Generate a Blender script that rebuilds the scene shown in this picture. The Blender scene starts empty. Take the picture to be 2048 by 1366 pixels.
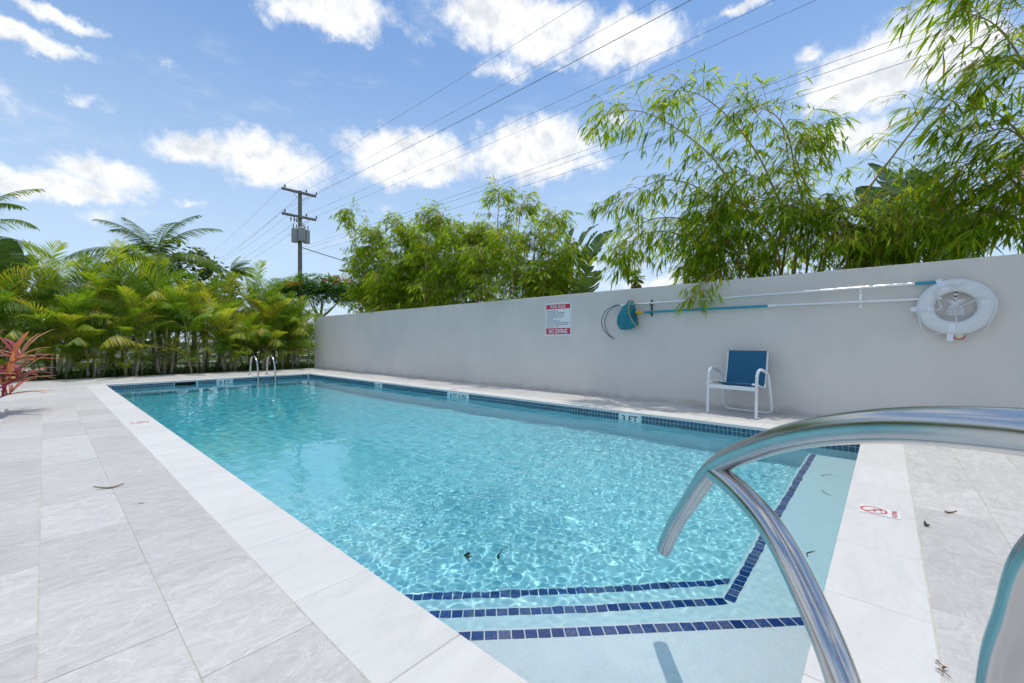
import bpy, bmesh, math, random
import numpy as np
from mathutils import Vector, Matrix, Quaternion

# ------------------------------------------------------------------ camera, sky, sun, exposure
scene = bpy.context.scene
COL = scene.collection
R = math.radians
rnd = random.Random(7)

CAM_AZ = R(41.8)                      # viewing direction, measured from +x (towards the wall) to +y (along the pool)
cam_data = bpy.data.cameras.new('camera')
cam_data.sensor_width = 36.0
cam_data.lens = 36.0 * 837.0 / 2048.0
cam_data.clip_start = 0.02
cam_data.clip_end = 3000
cam = bpy.data.objects.new('camera', cam_data)
COL.objects.link(cam)
cam.location = (0, 0, 1.0)
cam.rotation_euler = (R(90), 0, CAM_AZ - R(90))
scene.camera = cam

SUN_ZEN = R(6.5)
SUN_AZ = R(6.0)
sun_data = bpy.data.lights.new('sun', 'SUN')
sun_data.energy = 2.4
sun_data.angle = R(0.53)
sun_data.color = (1.0, 0.95, 0.86)
sun = bpy.data.objects.new('sun', sun_data)
COL.objects.link(sun)
sdir = Vector((math.sin(SUN_ZEN) * math.cos(SUN_AZ), math.sin(SUN_ZEN) * math.sin(SUN_AZ), math.cos(SUN_ZEN)))
sun.rotation_euler = sdir.to_track_quat('Z', 'Y').to_euler()
sun.location = sdir * 60
sun_data.cycles.is_caustics_light = True

world = bpy.data.worlds.new('World')
scene.world = world
world.use_nodes = True
world.cycles.sampling_method = 'MANUAL'
world.cycles.sample_map_resolution = 512
scene.view_settings.view_transform = 'Standard'
scene.view_settings.look = 'None'
scene.view_settings.exposure = 0.0
scene.view_settings.gamma = 1.0
scene.cycles.use_denoising = True
scene.cycles.use_adaptive_sampling = True
scene.cycles.adaptive_threshold = 0.03
scene.cycles.adaptive_min_samples = 16
scene.cycles.max_bounces = 10
scene.cycles.transmission_bounces = 10
scene.cycles.transparent_max_bounces = 16
scene.cycles.diffuse_bounces = 4
scene.cycles.glossy_bounces = 5
scene.cycles.sample_clamp_indirect = 4.0
scene.cycles.blur_glossy = 0.3
scene.cycles.volume_max_steps = 24
scene.cycles.volume_step_rate = 1.0


def cam_ray(u, v):
    """direction seen at photo pixel (u, v): used to work out where real things stand"""
    l = (u - 1024) / 837.0
    return Vector((math.cos(CAM_AZ) + l * math.sin(CAM_AZ), math.sin(CAM_AZ) - l * math.cos(CAM_AZ), (683 - v) / 837.0))


class N:
    """tiny node-tree helper"""
    def __init__(self, tree):
        self.t = tree
        self.n = tree.nodes
        self.l = tree.links

    def new(self, kind, **kw):
        nd = self.n.new(kind)
        for k, v in kw.items():
            setattr(nd, k, v)
        return nd

    def put(self, sock, val):
        if hasattr(val, 'links') or isinstance(val, bpy.types.NodeSocket):
            self.l.new(val, sock)
        else:
            sock.default_value = val

    def math(self, op, a, b=None, c=None, clamp=False):
        nd = self.new('ShaderNodeMath', operation=op)
        nd.use_clamp = clamp
        self.put(nd.inputs[0], a)
        if b is not None:
            self.put(nd.inputs[1], b)
        if c is not None:
            self.put(nd.inputs[2], c)
        return nd.outputs[0]

    def vmath(self, op, a, b=None, out=0):
        nd = self.new('ShaderNodeVectorMath', operation=op)
        self.put(nd.inputs[0], a)
        if b is not None:
            self.put(nd.inputs[1], b)
        return nd.outputs[out]

    def scale(self, a, s):
        nd = self.new('ShaderNodeVectorMath', operation='SCALE')
        self.put(nd.inputs[0], a)
        self.put(nd.inputs['Scale'], s)
        return nd.outputs[0]

    def noise(self, vec, scale, detail=4, rough=0.55, dist=0.0, out='Fac', lac=2.0):
        nd = self.new('ShaderNodeTexNoise')
        if vec is not None:
            self.l.new(vec, nd.inputs['Vector'])
        nd.inputs['Scale'].default_value = scale
        nd.inputs['Detail'].default_value = detail
        nd.inputs['Roughness'].default_value = rough
        nd.inputs['Lacunarity'].default_value = lac
        nd.inputs['Distortion'].default_value = dist
        return nd.outputs[out]

    def ramp(self, fac, stops, interp='LINEAR'):
        nd = self.new('ShaderNodeValToRGB')
        cr = nd.color_ramp
        cr.interpolation = interp
        while len(cr.elements) < len(stops):
            cr.elements.new(0.5)
        for e, (p, c) in zip(cr.elements, stops):
            e.position = p
            e.color = (c[0], c[1], c[2], 1) if hasattr(c, '__len__') else (c, c, c, 1)
        self.l.new(fac, nd.inputs[0])
        return nd.outputs[0]

    def mix(self, fac, a, b, blend='MIX'):
        nd = self.new('ShaderNodeMix', data_type='RGBA', blend_type=blend)
        self.put(nd.inputs[0], fac)
        for s, v in ((nd.inputs[6], a), (nd.inputs[7], b)):
            if not isinstance(v, bpy.types.NodeSocket) and len(v) == 3:
                v = (*v, 1)
            self.put(s, v)
        return nd.outputs[2]

    def maprange(self, v, a, b, c=0.0, d=1.0, smooth=True):
        nd = self.new('ShaderNodeMapRange')
        nd.interpolation_type = 'SMOOTHSTEP' if smooth else 'LINEAR'
        self.put(nd.inputs[0], v)
        for i, x in enumerate((a, b, c, d)):
            self.put(nd.inputs[1 + i], x)
        return nd.outputs[0]

    def combine(self, x, y, z):
        nd = self.new('ShaderNodeCombineXYZ')
        for s, v in zip(nd.inputs, (x, y, z)):
            self.put(s, v)
        return nd.outputs[0]

    def separate(self, v):
        nd = self.new('ShaderNodeSeparateXYZ')
        self.l.new(v, nd.inputs[0])
        return nd.outputs

    def mapping(self, vec, loc=(0, 0, 0), rot=(0, 0, 0), scale=(1, 1, 1)):
        nd = self.new('ShaderNodeMapping')
        self.l.new(vec, nd.inputs[0])
        nd.inputs[1].default_value = loc
        nd.inputs[2].default_value = rot
        nd.inputs[3].default_value = scale
        return nd.outputs[0]


# cumulus clouds: (u, v, half width, half height, weight) in photo pixels, turned into fixed sky directions
CLOUDS = [
    (105, 25, 70, 22, .9), (60, 75, 110, 32, 1), (90, 115, 38, 28, .5), (150, 190, 75, 20, .55), (355, 128, 52, 20, .5),
    (0, 205, 20, 12, .5), (95, 368, 150, 34, 1.05), (205, 350, 85, 38, 1.1), (40, 372, 90, 26, .9),
    (395, 305, 85, 34, .95), (540, 325, 105, 52, 1.1), (480, 365, 60, 22, .6), (375, 405, 42, 14, .6), (215, 440, 80, 26, .5),
    (640, 5, 150, 52, 1.15), (830, 75, 60, 26, .45), (985, 20, 105, 75, 1.1), (1090, 65, 110, 60, 1.1), (1250, 90, 130, 46, 1.0),
    (1010, 138, 78, 28, .75), (1110, 150, 30, 14, .5), (830, 315, 130, 48, 1.1), (790, 345, 90, 30, .8), (930, 305, 70, 26, .6),
    (1075, 305, 110, 58, 1.15), (1050, 275, 60, 30, .9), (1160, 325, 70, 28, .7), (1480, 10, 70, 18, .8), (1620, 115, 36, 18, .7), (1780, 130, 150, 80, 1.2),
    (1700, 165, 100, 46, 1.0), (1900, 110, 130, 60, 1.1), (1700, 270, 90, 45, .9), (1240, 240, 60, 20, .6),
    (1290, 470, 120, 34, .45), (1180, 530, 140, 40, .55), (1330, 560, 150, 30, .6), (770, 410, 70, 20, .35), (700, 480, 110, 24, .35), (560, 520, 120, 22, .35),
    (100, 560, 150, 30, .35), (250, 500, 90, 20, .25),
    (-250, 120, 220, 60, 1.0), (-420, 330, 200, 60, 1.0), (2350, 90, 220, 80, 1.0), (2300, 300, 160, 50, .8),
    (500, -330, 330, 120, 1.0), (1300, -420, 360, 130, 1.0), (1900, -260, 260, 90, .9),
]


def build_world():
    nt = N(world.node_tree)
    world.node_tree.nodes.clear()
    tc = nt.new('ShaderNodeTexCoord')
    d = tc.outputs['Generated']
    sky = nt.new('ShaderNodeTexSky')
    sky.sky_type = 'NISHITA'
    sky.sun_disc = False
    sky.sun_elevation = R(90) - SUN_ZEN
    sky.sun_rotation = R(90) - SUN_AZ
    sky.altitude = 0
    sky.air_density = 1.0
    sky.dust_density = 0.6
    sky.ozone_density = 2.2
    # ragged edges: push the direction around with noise before measuring the clouds
    n1 = nt.noise(d, 9.0, 5, 0.6, out='Color')
    off = nt.scale(nt.vmath('SUBTRACT', n1, (0.5, 0.5, 0.5)), 0.06)
    n2 = nt.noise(d, 34.0, 4, 0.6, out='Color')
    off2 = nt.scale(nt.vmath('SUBTRACT', n2, (0.5, 0.5, 0.5)), 0.028)
    dd = nt.vmath('ADD', nt.vmath('ADD', d, off), off2)
    field = None
    for (u, v, a, b, w) in CLOUDS:
        c = cam_ray(u, v)
        L = c.length
        c.normalize()
        k = 1.08 / 837.0 / L ** 1.5
        sc = (1 / (a * k), 1 / (a * k), 1 / (b * k * math.sqrt(max(.05, 1 - c.z ** 2))))
        vm = nt.new('ShaderNodeVectorMath', operation='MULTIPLY_ADD')
        nt.l.new(dd, vm.inputs[0])
        vm.inputs[1].default_value = sc
        vm.inputs[2].default_value = (-c.x * sc[0], -c.y * sc[1], -c.z * sc[2])
        r = nt.vmath('LENGTH', vm.outputs[0], out=1)
        g = nt.math('MULTIPLY_ADD', r, -.58 * w, w)
        field = g if field is None else nt.math('SMOOTH_MAX', field, g, 0.12)
    field = nt.math('MAXIMUM', field, 0.0)
    fine = nt.noise(d, 21.0, 8, 0.66)
    wisp = nt.noise(nt.mapping(d, scale=(1, 1, 3.0)), 5.0, 7, 0.65)
    # clouds added out of view only, putting whiter fill on the shaded wall
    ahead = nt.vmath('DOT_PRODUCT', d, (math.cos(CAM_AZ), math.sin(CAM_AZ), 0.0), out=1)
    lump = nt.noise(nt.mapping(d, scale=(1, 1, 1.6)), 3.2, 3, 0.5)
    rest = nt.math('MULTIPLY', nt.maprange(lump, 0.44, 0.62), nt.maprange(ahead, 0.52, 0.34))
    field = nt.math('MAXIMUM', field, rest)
    f2 = nt.math('ADD', field, nt.math('MULTIPLY', nt.math('SUBTRACT', fine, 0.5), 0.95))
    dens = nt.maprange(f2, 0.29, 0.72)
    thin = nt.math('MULTIPLY', nt.maprange(wisp, 0.54, 0.80), 0.30)
    z = nt.separate(d)[2]
    haze = nt.maprange(z, 0.0, 0.68, 0.78, 0.0)
    # cloud shading: grey undersides where the cloud is thick, white tops
    above = nt.noise(nt.vmath('ADD', d, (0.0, 0.0, 0.022)), 15.0, 4, 0.6)
    here = nt.noise(d, 15.0, 4, 0.6)
    shade = nt.maprange(nt.math('MULTIPLY_ADD', nt.math('SUBTRACT', above, here), 2.4, nt.math('MULTIPLY', field, 0.38)), 0.05, 0.85)
    ccol = nt.mix(shade, (7.0, 7.05, 7.1), (4.9, 5.2, 5.65))
    tinted = nt.mix(1.0, sky.outputs[0], (.93, 1.13, 1.23), 'MULTIPLY')
    base = nt.mix(haze, tinted, (4.35, 5.2, 6.25))
    base = nt.mix(thin, base, (5.9, 6.3, 6.8))
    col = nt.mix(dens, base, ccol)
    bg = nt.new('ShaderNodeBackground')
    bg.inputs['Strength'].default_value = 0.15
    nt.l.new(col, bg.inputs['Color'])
    out = nt.new('ShaderNodeOutputWorld')
    nt.l.new(bg.outputs[0], out.inputs[0])


build_world()

# ------------------------------------------------------------------ helpers
class MB:
    """collects geometry; build() links it as one mesh object"""
    def __init__(self):
        self.v, self.f, self.s, self.m = [], [], [], []
        self.tint = []
        self.cur = 0.5

    def add(self, verts, faces, smooth=False, mat=0):
        o = len(self.v)
        self.v.extend([tuple(p) for p in verts])
        self.tint.extend([self.cur] * len(verts))
        for f in faces:
            self.f.append(tuple(i + o for i in f))
            self.s.append(smooth)
            self.m.append(mat)

    def box(self, lo, hi, mat=0):
        x0, y0, z0 = lo
        x1, y1, z1 = hi
        self.add([(x0, y0, z0), (x1, y0, z0), (x1, y1, z0), (x0, y1, z0), (x0, y0, z1), (x1, y0, z1), (x1, y1, z1), (x0, y1, z1)],
                 [(0, 3, 2, 1), (4, 5, 6, 7), (0, 1, 5, 4), (1, 2, 6, 5), (2, 3, 7, 6), (3, 0, 4, 7)], mat=mat)

    def slab(self, lo, hi, ch, mat=0):
        """box with a chamfered top edge (no underside)"""
        x0, y0, z0 = lo
        x1, y1, z1 = hi
        V = [(x0, y0, z0), (x1, y0, z0), (x1, y1, z0), (x0, y1, z0), (x0, y0, z1 - ch), (x1, y0, z1 - ch), (x1, y1, z1 - ch), (x0, y1, z1 - ch),
             (x0 + ch, y0 + ch, z1), (x1 - ch, y0 + ch, z1), (x1 - ch, y1 - ch, z1), (x0 + ch, y1 - ch, z1)]
        F = [(0, 1, 5, 4), (1, 2, 6, 5), (2, 3, 7, 6), (3, 0, 4, 7), (4, 5, 9, 8), (5, 6, 10, 9), (6, 7, 11, 10), (7, 4, 8, 11), (8, 9, 10, 11)]
        self.add(V, F, mat=mat)

    def tube(self, pts, rad, n=8, caps=True, mat=0, closed=False):
        pts = [Vector(p) for p in pts]
        if not hasattr(rad, '__len__'):
            rad = [rad] * len(pts)
        m = len(pts)
        T = []
        for i in range(m):
            a = pts[i - 1] if (i > 0 or closed) else pts[i]
            b = pts[(i + 1) % m] if (i < m - 1 or closed) else pts[i]
            d = b - a
            T.append(d.normalized() if d.length > 1e-9 else Vector((0, 0, 1)))
        ref = Vector((0, 0, 1)) if abs(T[0].z) < 0.9 else Vector((1, 0, 0))
        nrm = T[0].cross(ref).normalized()
        V, F = [], []
        for i in range(m):
            if i > 0:
                q = T[i - 1].rotation_difference(T[i])
                nrm = (q @ nrm).normalized()
            bi = T[i].cross(nrm)
            for k in range(n):
                a = 2 * math.pi * k / n
                V.append(pts[i] + (nrm * math.cos(a) + bi * math.sin(a)) * rad[i])
        for i in range(m if closed else m - 1):
            j = (i + 1) % m
            for k in range(n):
                k2 = (k + 1) % n
                F.append((i * n + k, i * n + k2, j * n + k2, j * n + k))
        self.add(V, F, True, mat)
        if caps and not closed:
            self.add(V[:n], [tuple(range(n - 1, -1, -1))], False, mat)
            self.add(V[-n:], [tuple(range(n))], False, mat)

    def lathe(self, prof, n=24, origin=(0, 0, 0), mat=0, smooth=True):
        """profile of (r, z) round the z axis"""
        o = Vector(origin)
        V, F = [], []
        for (r, z) in prof:
            for k in range(n):
                a = 2 * math.pi * k / n
                V.append(o + Vector((r * math.cos(a), r * math.sin(a), z)))
        for i in range(len(prof) - 1):
            for k in range(n):
                k2 = (k + 1) % n
                F.append((i * n + k, i * n + k2, (i + 1) * n + k2, (i + 1) * n + k))
        self.add(V, F, smooth, mat)

    def mesh(self, name):
        me = bpy.data.meshes.new(name)
        me.from_pydata(self.v, [], self.f)
        me.polygons.foreach_set('use_smooth', self.s)
        me.polygons.foreach_set('material_index', self.m)
        at = me.attributes.new('tint', 'FLOAT', 'POINT')
        at.data.foreach_set('value', self.tint)
        me.update()
        return me

    def build(self, name, mats, parent=None):
        me = self.mesh(name)
        for mt in (mats if isinstance(mats, (list, tuple)) else [mats]):
            me.materials.append(mt)
        return link(name, me, parent)


def link(name, data, parent=None, loc=None, rot=None, scale=None):
    o = bpy.data.objects.new(name, data)
    COL.objects.link(o)
    o.parent = parent
    if loc is not None:
        o.location = loc
    if rot is not None:
        o.rotation_euler = rot
    if scale is not None:
        o.scale = scale if hasattr(scale, '__len__') else (scale,) * 3
    return o


def tag(o, label, cat, group=None):
    o['label'] = label
    o['category'] = cat
    if group:
        o['group'] = group
    return o


def structure(o):
    o['kind'] = 'structure'
    return o


def stuff(o):
    o['kind'] = 'stuff'
    return o


def empty(name, loc=(0, 0, 0), rot=(0, 0, 0)):
    o = bpy.data.objects.new(name, None)
    COL.objects.link(o)
    o.location = loc
    o.rotation_euler = rot
    o.empty_display_size = 0.1
    return o


def spline(ctrl, n):
    """Catmull-Rom through the control points"""
    P = [Vector(c) for c in ctrl]
    P = [P[0] * 2 - P[1]] + P + [P[-1] * 2 - P[-2]]
    out = []
    segs = len(P) - 3
    for i in range(n + 1):
        t = i / n * segs
        k = min(int(t), segs - 1)
        t -= k
        a, b, c, d = P[k:k + 4]
        out.append(0.5 * ((2 * b) + (c - a) * t + (2 * a - 5 * b + 4 * c - d) * t * t + (3 * b - a - 3 * c + d) * t ** 3))
    return out


def material(name):
    m = bpy.data.materials.new(name)
    m.use_nodes = True
    nt = N(m.node_tree)
    b = m.node_tree.nodes['Principled BSDF']
    return m, nt, b


def simple(name, col, rough=0.5, metal=0.0, spec=0.5, var=0.0, vscale=8.0, bump=0.0, bscale=60.0):
    m, nt, b = material(name)
    tc = nt.new('ShaderNodeTexCoord')
    if var > 0:
        n = nt.noise(tc.outputs['Object'], vscale, 5, 0.6)
        lo = tuple(c * (1 - var) for c in col)
        hi = tuple(min(1, c * (1 + var)) for c in col)
        nt.l.new(nt.ramp(n, [(0.3, lo), (0.7, hi)]), b.inputs['Base Color'])
    else:
        b.inputs['Base Color'].default_value = (*col, 1)
    b.inputs['Roughness'].default_value = rough
    b.inputs['Metallic'].default_value = metal
    b.inputs['Specular IOR Level'].default_value = spec
    if bump > 0:
        bn = nt.new('ShaderNodeBump')
        bn.inputs['Strength'].default_value = bump
        bn.inputs['Distance'].default_value = 0.01
        nt.l.new(nt.noise(tc.outputs['Object'], bscale, 4, 0.6), bn.inputs['Height'])
        nt.l.new(bn.outputs[0], b.inputs['Normal'])
    return m


def bump_node(nt, b, height, strength, dist):
    bn = nt.new('ShaderNodeBump')
    bn.inputs['Strength'].default_value = strength
    bn.inputs['Distance'].default_value = dist
    nt.l.new(height, bn.inputs['Height'])
    nt.l.new(bn.outputs[0], b.inputs['Normal'])


def rand_fac(nt):
    """one random number for each object and each loose piece"""
    oi = nt.new('ShaderNodeObjectInfo')
    ge = nt.new('ShaderNodeNewGeometry')
    return nt.math('FRACT', nt.math('ADD', oi.outputs['Random'], ge.outputs['Random Per Island']))


# ------------------------------------------------------------------ materials
def mat_paver():
    m, nt, b = material('grey_stone_paver')
    ge = nt.new('ShaderNodeNewGeometry')
    r = rand_fac(nt)
    off = nt.combine(nt.math('MULTIPLY', r, 37.0), nt.math('MULTIPLY', r, 91.0), nt.math('MULTIPLY', r, 13.0))
    p = nt.vmath('ADD', ge.outputs['Position'], off)
    p = nt.mapping(p, rot=(0, 0, R(30)), scale=(0.9, 1.9, 1))
    n = nt.noise(p, 4.2, 9, 0.72, 2.6)
    n2 = nt.noise(p, 15.0, 8, 0.74, 2.4)
    n3 = nt.noise(ge.outputs['Position'], 160.0, 3, 0.6)
    base = nt.ramp(n, [(0.28, (.40, .378, .362)), (0.45, (.50, .477, .455)), (0.6, (.565, .54, .513)), (0.78, (.65, .62, .59))])
    vein = nt.math('ABSOLUTE', nt.math('SUBTRACT', nt.noise(p, 2.1, 7, 0.62, 2.5), 0.5))
    vm = nt.maprange(vein, 0.0, 0.018, 1.0, 0.0)
    dm = nt.maprange(n2, 0.50, 0.68)
    c = nt.mix(nt.math('MULTIPLY', dm, 0.55), base, (.43, .41, .39))
    c = nt.mix(nt.math('MULTIPLY', vm, 0.45), c, (.72, .70, .68))
    c = nt.mix(nt.math('MULTIPLY', nt.maprange(n3, .35, .75), 0.22), c, (.66, .645, .63))
    tv = nt.math('MULTIPLY_ADD', r, 0.17, 0.905)
    c = nt.mix(1.0, c, nt.combine(tv, tv, tv), 'MULTIPLY')
    # wear: faint brownish patches with a shape of their own
    dirt = nt.maprange(nt.noise(ge.outputs['Position'], 1.3, 6, 0.65), 0.58, 0.8)
    c = nt.mix(nt.math('MULTIPLY', dirt, 0.16), c, (.40, .37, .32))
    nt.l.new(c, b.inputs['Base Color'])
    b.inputs['Roughness'].default_value = 0.62
    b.inputs['Specular IOR Level'].default_value = 0.35
    bump_node(nt, b, nt.math('ADD', n2, nt.math('MULTIPLY', n3, 0.5)), 0.35, 0.004)
    return m


def mat_coping():
    m, nt, b = material('white_coping_stone')
    ge = nt.new('ShaderNodeNewGeometry')
    r = rand_fac(nt)
    off = nt.combine(nt.math('MULTIPLY', r, 57.0), nt.math('MULTIPLY', r, 31.0), 0.0)
    p = nt.vmath('ADD', ge.outputs['Position'], off)
    p2 = nt.mapping(p, rot=(0, 0, R(70)), scale=(0.7, 2.6, 1))
    n = nt.noise(p2, 2.2, 7, 0.62, 1.5)
    n3 = nt.noise(ge.outputs['Position'], 220.0, 2, 0.6)
    c = nt.ramp(n, [(0.3, (.615, .60, .575)), (0.5, (.67, .65, .62)), (0.7, (.70, .68, .65))])
    vein = nt.math('ABSOLUTE', nt.math('SUBTRACT', nt.noise(p2, 1.5, 6, 0.6, 1.5), 0.5))
    c = nt.mix(nt.math('MULTIPLY', nt.maprange(vein, 0.0, 0.02, 1, 0), 0.2), c, (.50, .50, .505))
    c = nt.mix(nt.math('MULTIPLY', nt.maprange(n3, .3, .8), 0.2), c, (.57, .57, .565))
    dirt = nt.maprange(nt.noise(ge.outputs['Position'], 2.0, 6, 0.65), 0.60, 0.8)
    c = nt.mix(nt.math('MULTIPLY', dirt, 0.16), c, (.46, .43, .38))
    tv = nt.math('MULTIPLY_ADD', r, 0.06, 0.95)
    c = nt.mix(1.0, c, nt.combine(tv, tv, tv), 'MULTIPLY')
    nt.l.new(c, b.inputs['Base Color'])
    b.inputs['Roughness'].default_value = 0.65
    b.inputs['Specular IOR Level'].default_value = 0.3
    bump_node(nt, b, n3, 0.3, 0.002)
    return m


def mat_wall():
    m, nt, b = material('grey_painted_render')
    ge = nt.new('ShaderNodeNewGeometry')
    p = ge.outputs['Position']
    streak = nt.noise(nt.mapping(p, scale=(1, 1.5, 0.30)), 1.6, 6, 0.62)
    broad = nt.noise(p, 0.7, 4, 0.55)
    fine = nt.noise(p, 120.0, 3, 0.6)
    c = nt.ramp(streak, [(0.3, (.655, .61, .565)), (0.7, (.695, .645, .595))])
    c = nt.mix(nt.math('MULTIPLY', nt.maprange(broad, .38, .68), 0.7), c, (.585, .56, .53))
    z = nt.separate(p)[2]
    # rising damp stain at the foot and weather marks under the top edge
    foot = nt.math('MULTIPLY', nt.maprange(nt.math('ADD', z, nt.math('MULTIPLY', nt.math('SUBTRACT', streak, .5), .35)), 0.0, 0.10, 1, 0), 0.5)
    c = nt.mix(foot, c, (.42, .36, .29))
    drip = nt.math('MULTIPLY', nt.maprange(nt.noise(nt.mapping(p, scale=(1, 7.0, 0.12)), 2.6, 5, 0.6), .58, .75), nt.maprange(z, 1.0, 1.95))
    c = nt.mix(nt.math('MULTIPLY', drip, 0.14), c, (.46, .45, .43))
    nt.l.new(c, b.inputs['Base Color'])
    b.inputs['Roughness'].default_value = 0.75
    b.inputs['Specular IOR Level'].default_value = 0.25
    bump_node(nt, b, nt.math('ADD', nt.math('MULTIPLY', fine, .6), nt.math('MULTIPLY', nt.noise(p, 9.0, 5, 0.6), 1.6)), 0.45, 0.006)
    return m


def mat_plaster():
    m, nt, b = material('pale_blue_pool_plaster')
    ge = nt.new('ShaderNodeNewGeometry')
    n = nt.noise(ge.outputs['Position'], 90.0, 4, 0.7)
    n2 = nt.noise(ge.outputs['Position'], 1.2, 4, 0.6)
    c = nt.ramp(n, [(0.3, (.70, .705, .73)), (0.7, (.81, .805, .82))])
    c = nt.mix(nt.math('MULTIPLY', nt.maprange(nt.noise(ge.outputs['Position'], 14.0, 6, 0.7), .4, .7), .3), c, (.66, .68, .71))
    c = nt.mix(nt.math('MULTIPLY', nt.maprange(n2, .4, .7), .25), c, (.78, .80, .80))
    nt.l.new(c, b.inputs['Base Color'])
    b.inputs['Roughness'].default_value = 0.9
    b.inputs['Specular IOR Level'].default_value = 0.1
    return m


def mat_tile(name, dark, light, gold=0.0):
    m, nt, b = material(name)
    r = rand_fac(nt)
    ge = nt.new('ShaderNodeNewGeometry')
    n = nt.noise(ge.outputs['Position'], 40.0, 4, 0.7)
    c = nt.mix(nt.math('MULTIPLY_ADD', r, 0.75, nt.math('MULTIPLY', n, 0.25)), dark, light)
    if gold > 0:
        n2 = nt.noise(ge.outputs['Position'], 120.0, 5, 0.75, 1.5)
        gm = nt.maprange(nt.math('ADD', n2, nt.math('MULTIPLY', r, 0.16)), 0.62, 0.70)
        c = nt.mix(nt.math('MULTIPLY', gm, gold), c, (.30, .20, .10))
    nt.l.new(c, b.inputs['Base Color'])
    b.inputs['Roughness'].default_value = 0.12
    bump_node(nt, b, n, 0.15, 0.002)
    return m


def mat_water():
    m, nt, b = material('pool_water')
    nt.n.remove(b)
    out = nt.n['Material Output']
    g = nt.new('ShaderNodeBsdfGlass')
    g.inputs['Color'].default_value = (1, 1, 1, 1)
    g.inputs['IOR'].default_value = 1.33
    g.inputs['Roughness'].default_value = 0.0
    nt.l.new(g.outputs[0], out.inputs['Surface'])
    v = nt.new('ShaderNodeVolumeAbsorption')
    v.inputs['Color'].default_value = WATER_COL
    v.inputs['Density'].default_value = WATER_DENS
    # even density throughout the body of water, none in the air above it
    ge = nt.new('ShaderNodeNewGeometry')
    below = nt.math('LESS_THAN', nt.separate(ge.outputs['Position'])[2], -0.105)
    nt.l.new(nt.math('MULTIPLY', below, WATER_DENS), v.inputs['Density'])
    nt.l.new(v.outputs[0], out.inputs['Volume'])
    return m


WATER_COL = (0.04, 0.895, 0.96, 1)
WATER_DENS = 0.66


def leaf_mat(name, dark, light, trans=0.45, rough=0.45, hue=None, obj=False):
    """leaf with light passing through; colour varies from leaf to leaf"""
    m, nt, b = material(name)
    out = nt.n['Material Output']
    at = nt.new('ShaderNodeAttribute', attribute_name='tint')
    if obj:
        fac = nt.math('FRACT', nt.math('ADD', at.outputs['Fac'], nt.new('ShaderNodeObjectInfo').outputs['Random']))
    else:
        fac = at.outputs['Fac']
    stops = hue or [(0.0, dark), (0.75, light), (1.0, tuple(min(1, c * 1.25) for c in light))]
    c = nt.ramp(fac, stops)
    nt.l.new(c, b.inputs['Base Color'])
    b.inputs['Roughness'].default_value = rough
    b.inputs['Specular IOR Level'].default_value = 0.22
    tr = nt.new('ShaderNodeBsdfTranslucent')
    tc = nt.mix(1.0, c, (1.75, 1.65, 0.7), 'MULTIPLY')
    nt.l.new(tc, tr.inputs['Color'])
    mx = nt.new('ShaderNodeMixShader')
    mx.inputs[0].default_value = trans
    nt.l.new(b.outputs[0], mx.inputs[1])
    nt.l.new(tr.outputs[0], mx.inputs[2])
    nt.l.new(mx.outputs[0], out.inputs['Surface'])
    return m


M = {}
M['paver'] = mat_paver()
M['coping'] = mat_coping()
M['wall'] = mat_wall()
M['plaster'] = mat_plaster()
M['wltile'] = mat_tile('blue_glazed_tile', (.008, .055, .10), (.015, .13, .21))
M['steptile'] = mat_tile('cobalt_step_tile', (.004, .022, .13), (.008, .085, .36), 0.8)
M['water'] = mat_water()
M['grout'] = simple('sandy_grout', (.62, .57, .48), .9, spec=.1, var=.2, vscale=20)
M['tilegrout'] = simple('pale_tile_grout', (.45, .55, .55), .9, spec=.1)
M['marker'] = simple('white_marker_tile', (.60, .72, .74), .2, var=.06, vscale=30)
M['black'] = simple('black_print', (.012, .014, .016), .5)
M['steel'] = simple('brushed_steel', (.62, .62, .63), .17, 1.0, var=.05, vscale=40)

# ------------------------------------------------------------------ the pool
PX0, PX1, PY0, PY1 = 0.95, 5.55, 0.188, 13.50      # inner edges of the coping
CW = 0.314                                        # coping width
WZ = -0.125                                       # water level
WALLX, WALLY1, WALLH = 6.85, 16.2, 1.925

basin = MB()


def floor_z(y):
    pts = [(-1, -1.02), (3.0, -1.04), (6.4, -1.50), (9.4, -1.95), (20, -1.98)]
    for (a, za), (b_, zb) in zip(pts, pts[1:]):
        if y <= b_:
            return za + (zb - za) * (y - a) / (b_ - a)
    return -1.98


ys = [PY0, 3.0, 6.4, 9.4, PY1]
TOPZ = -0.03
V, F = [], []
for y in ys:
    V += [(PX0, y, TOPZ), (PX0, y, floor_z(y)), (PX1, y, floor_z(y)), (PX1, y, TOPZ)]
for i in range(len(ys) - 1):
    a = i * 4
    for k in range(3):
        F.append((a + k, a + k + 1, a + 5 + k, a + 4 + k))
F.append((0, 3, 2, 1))
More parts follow.
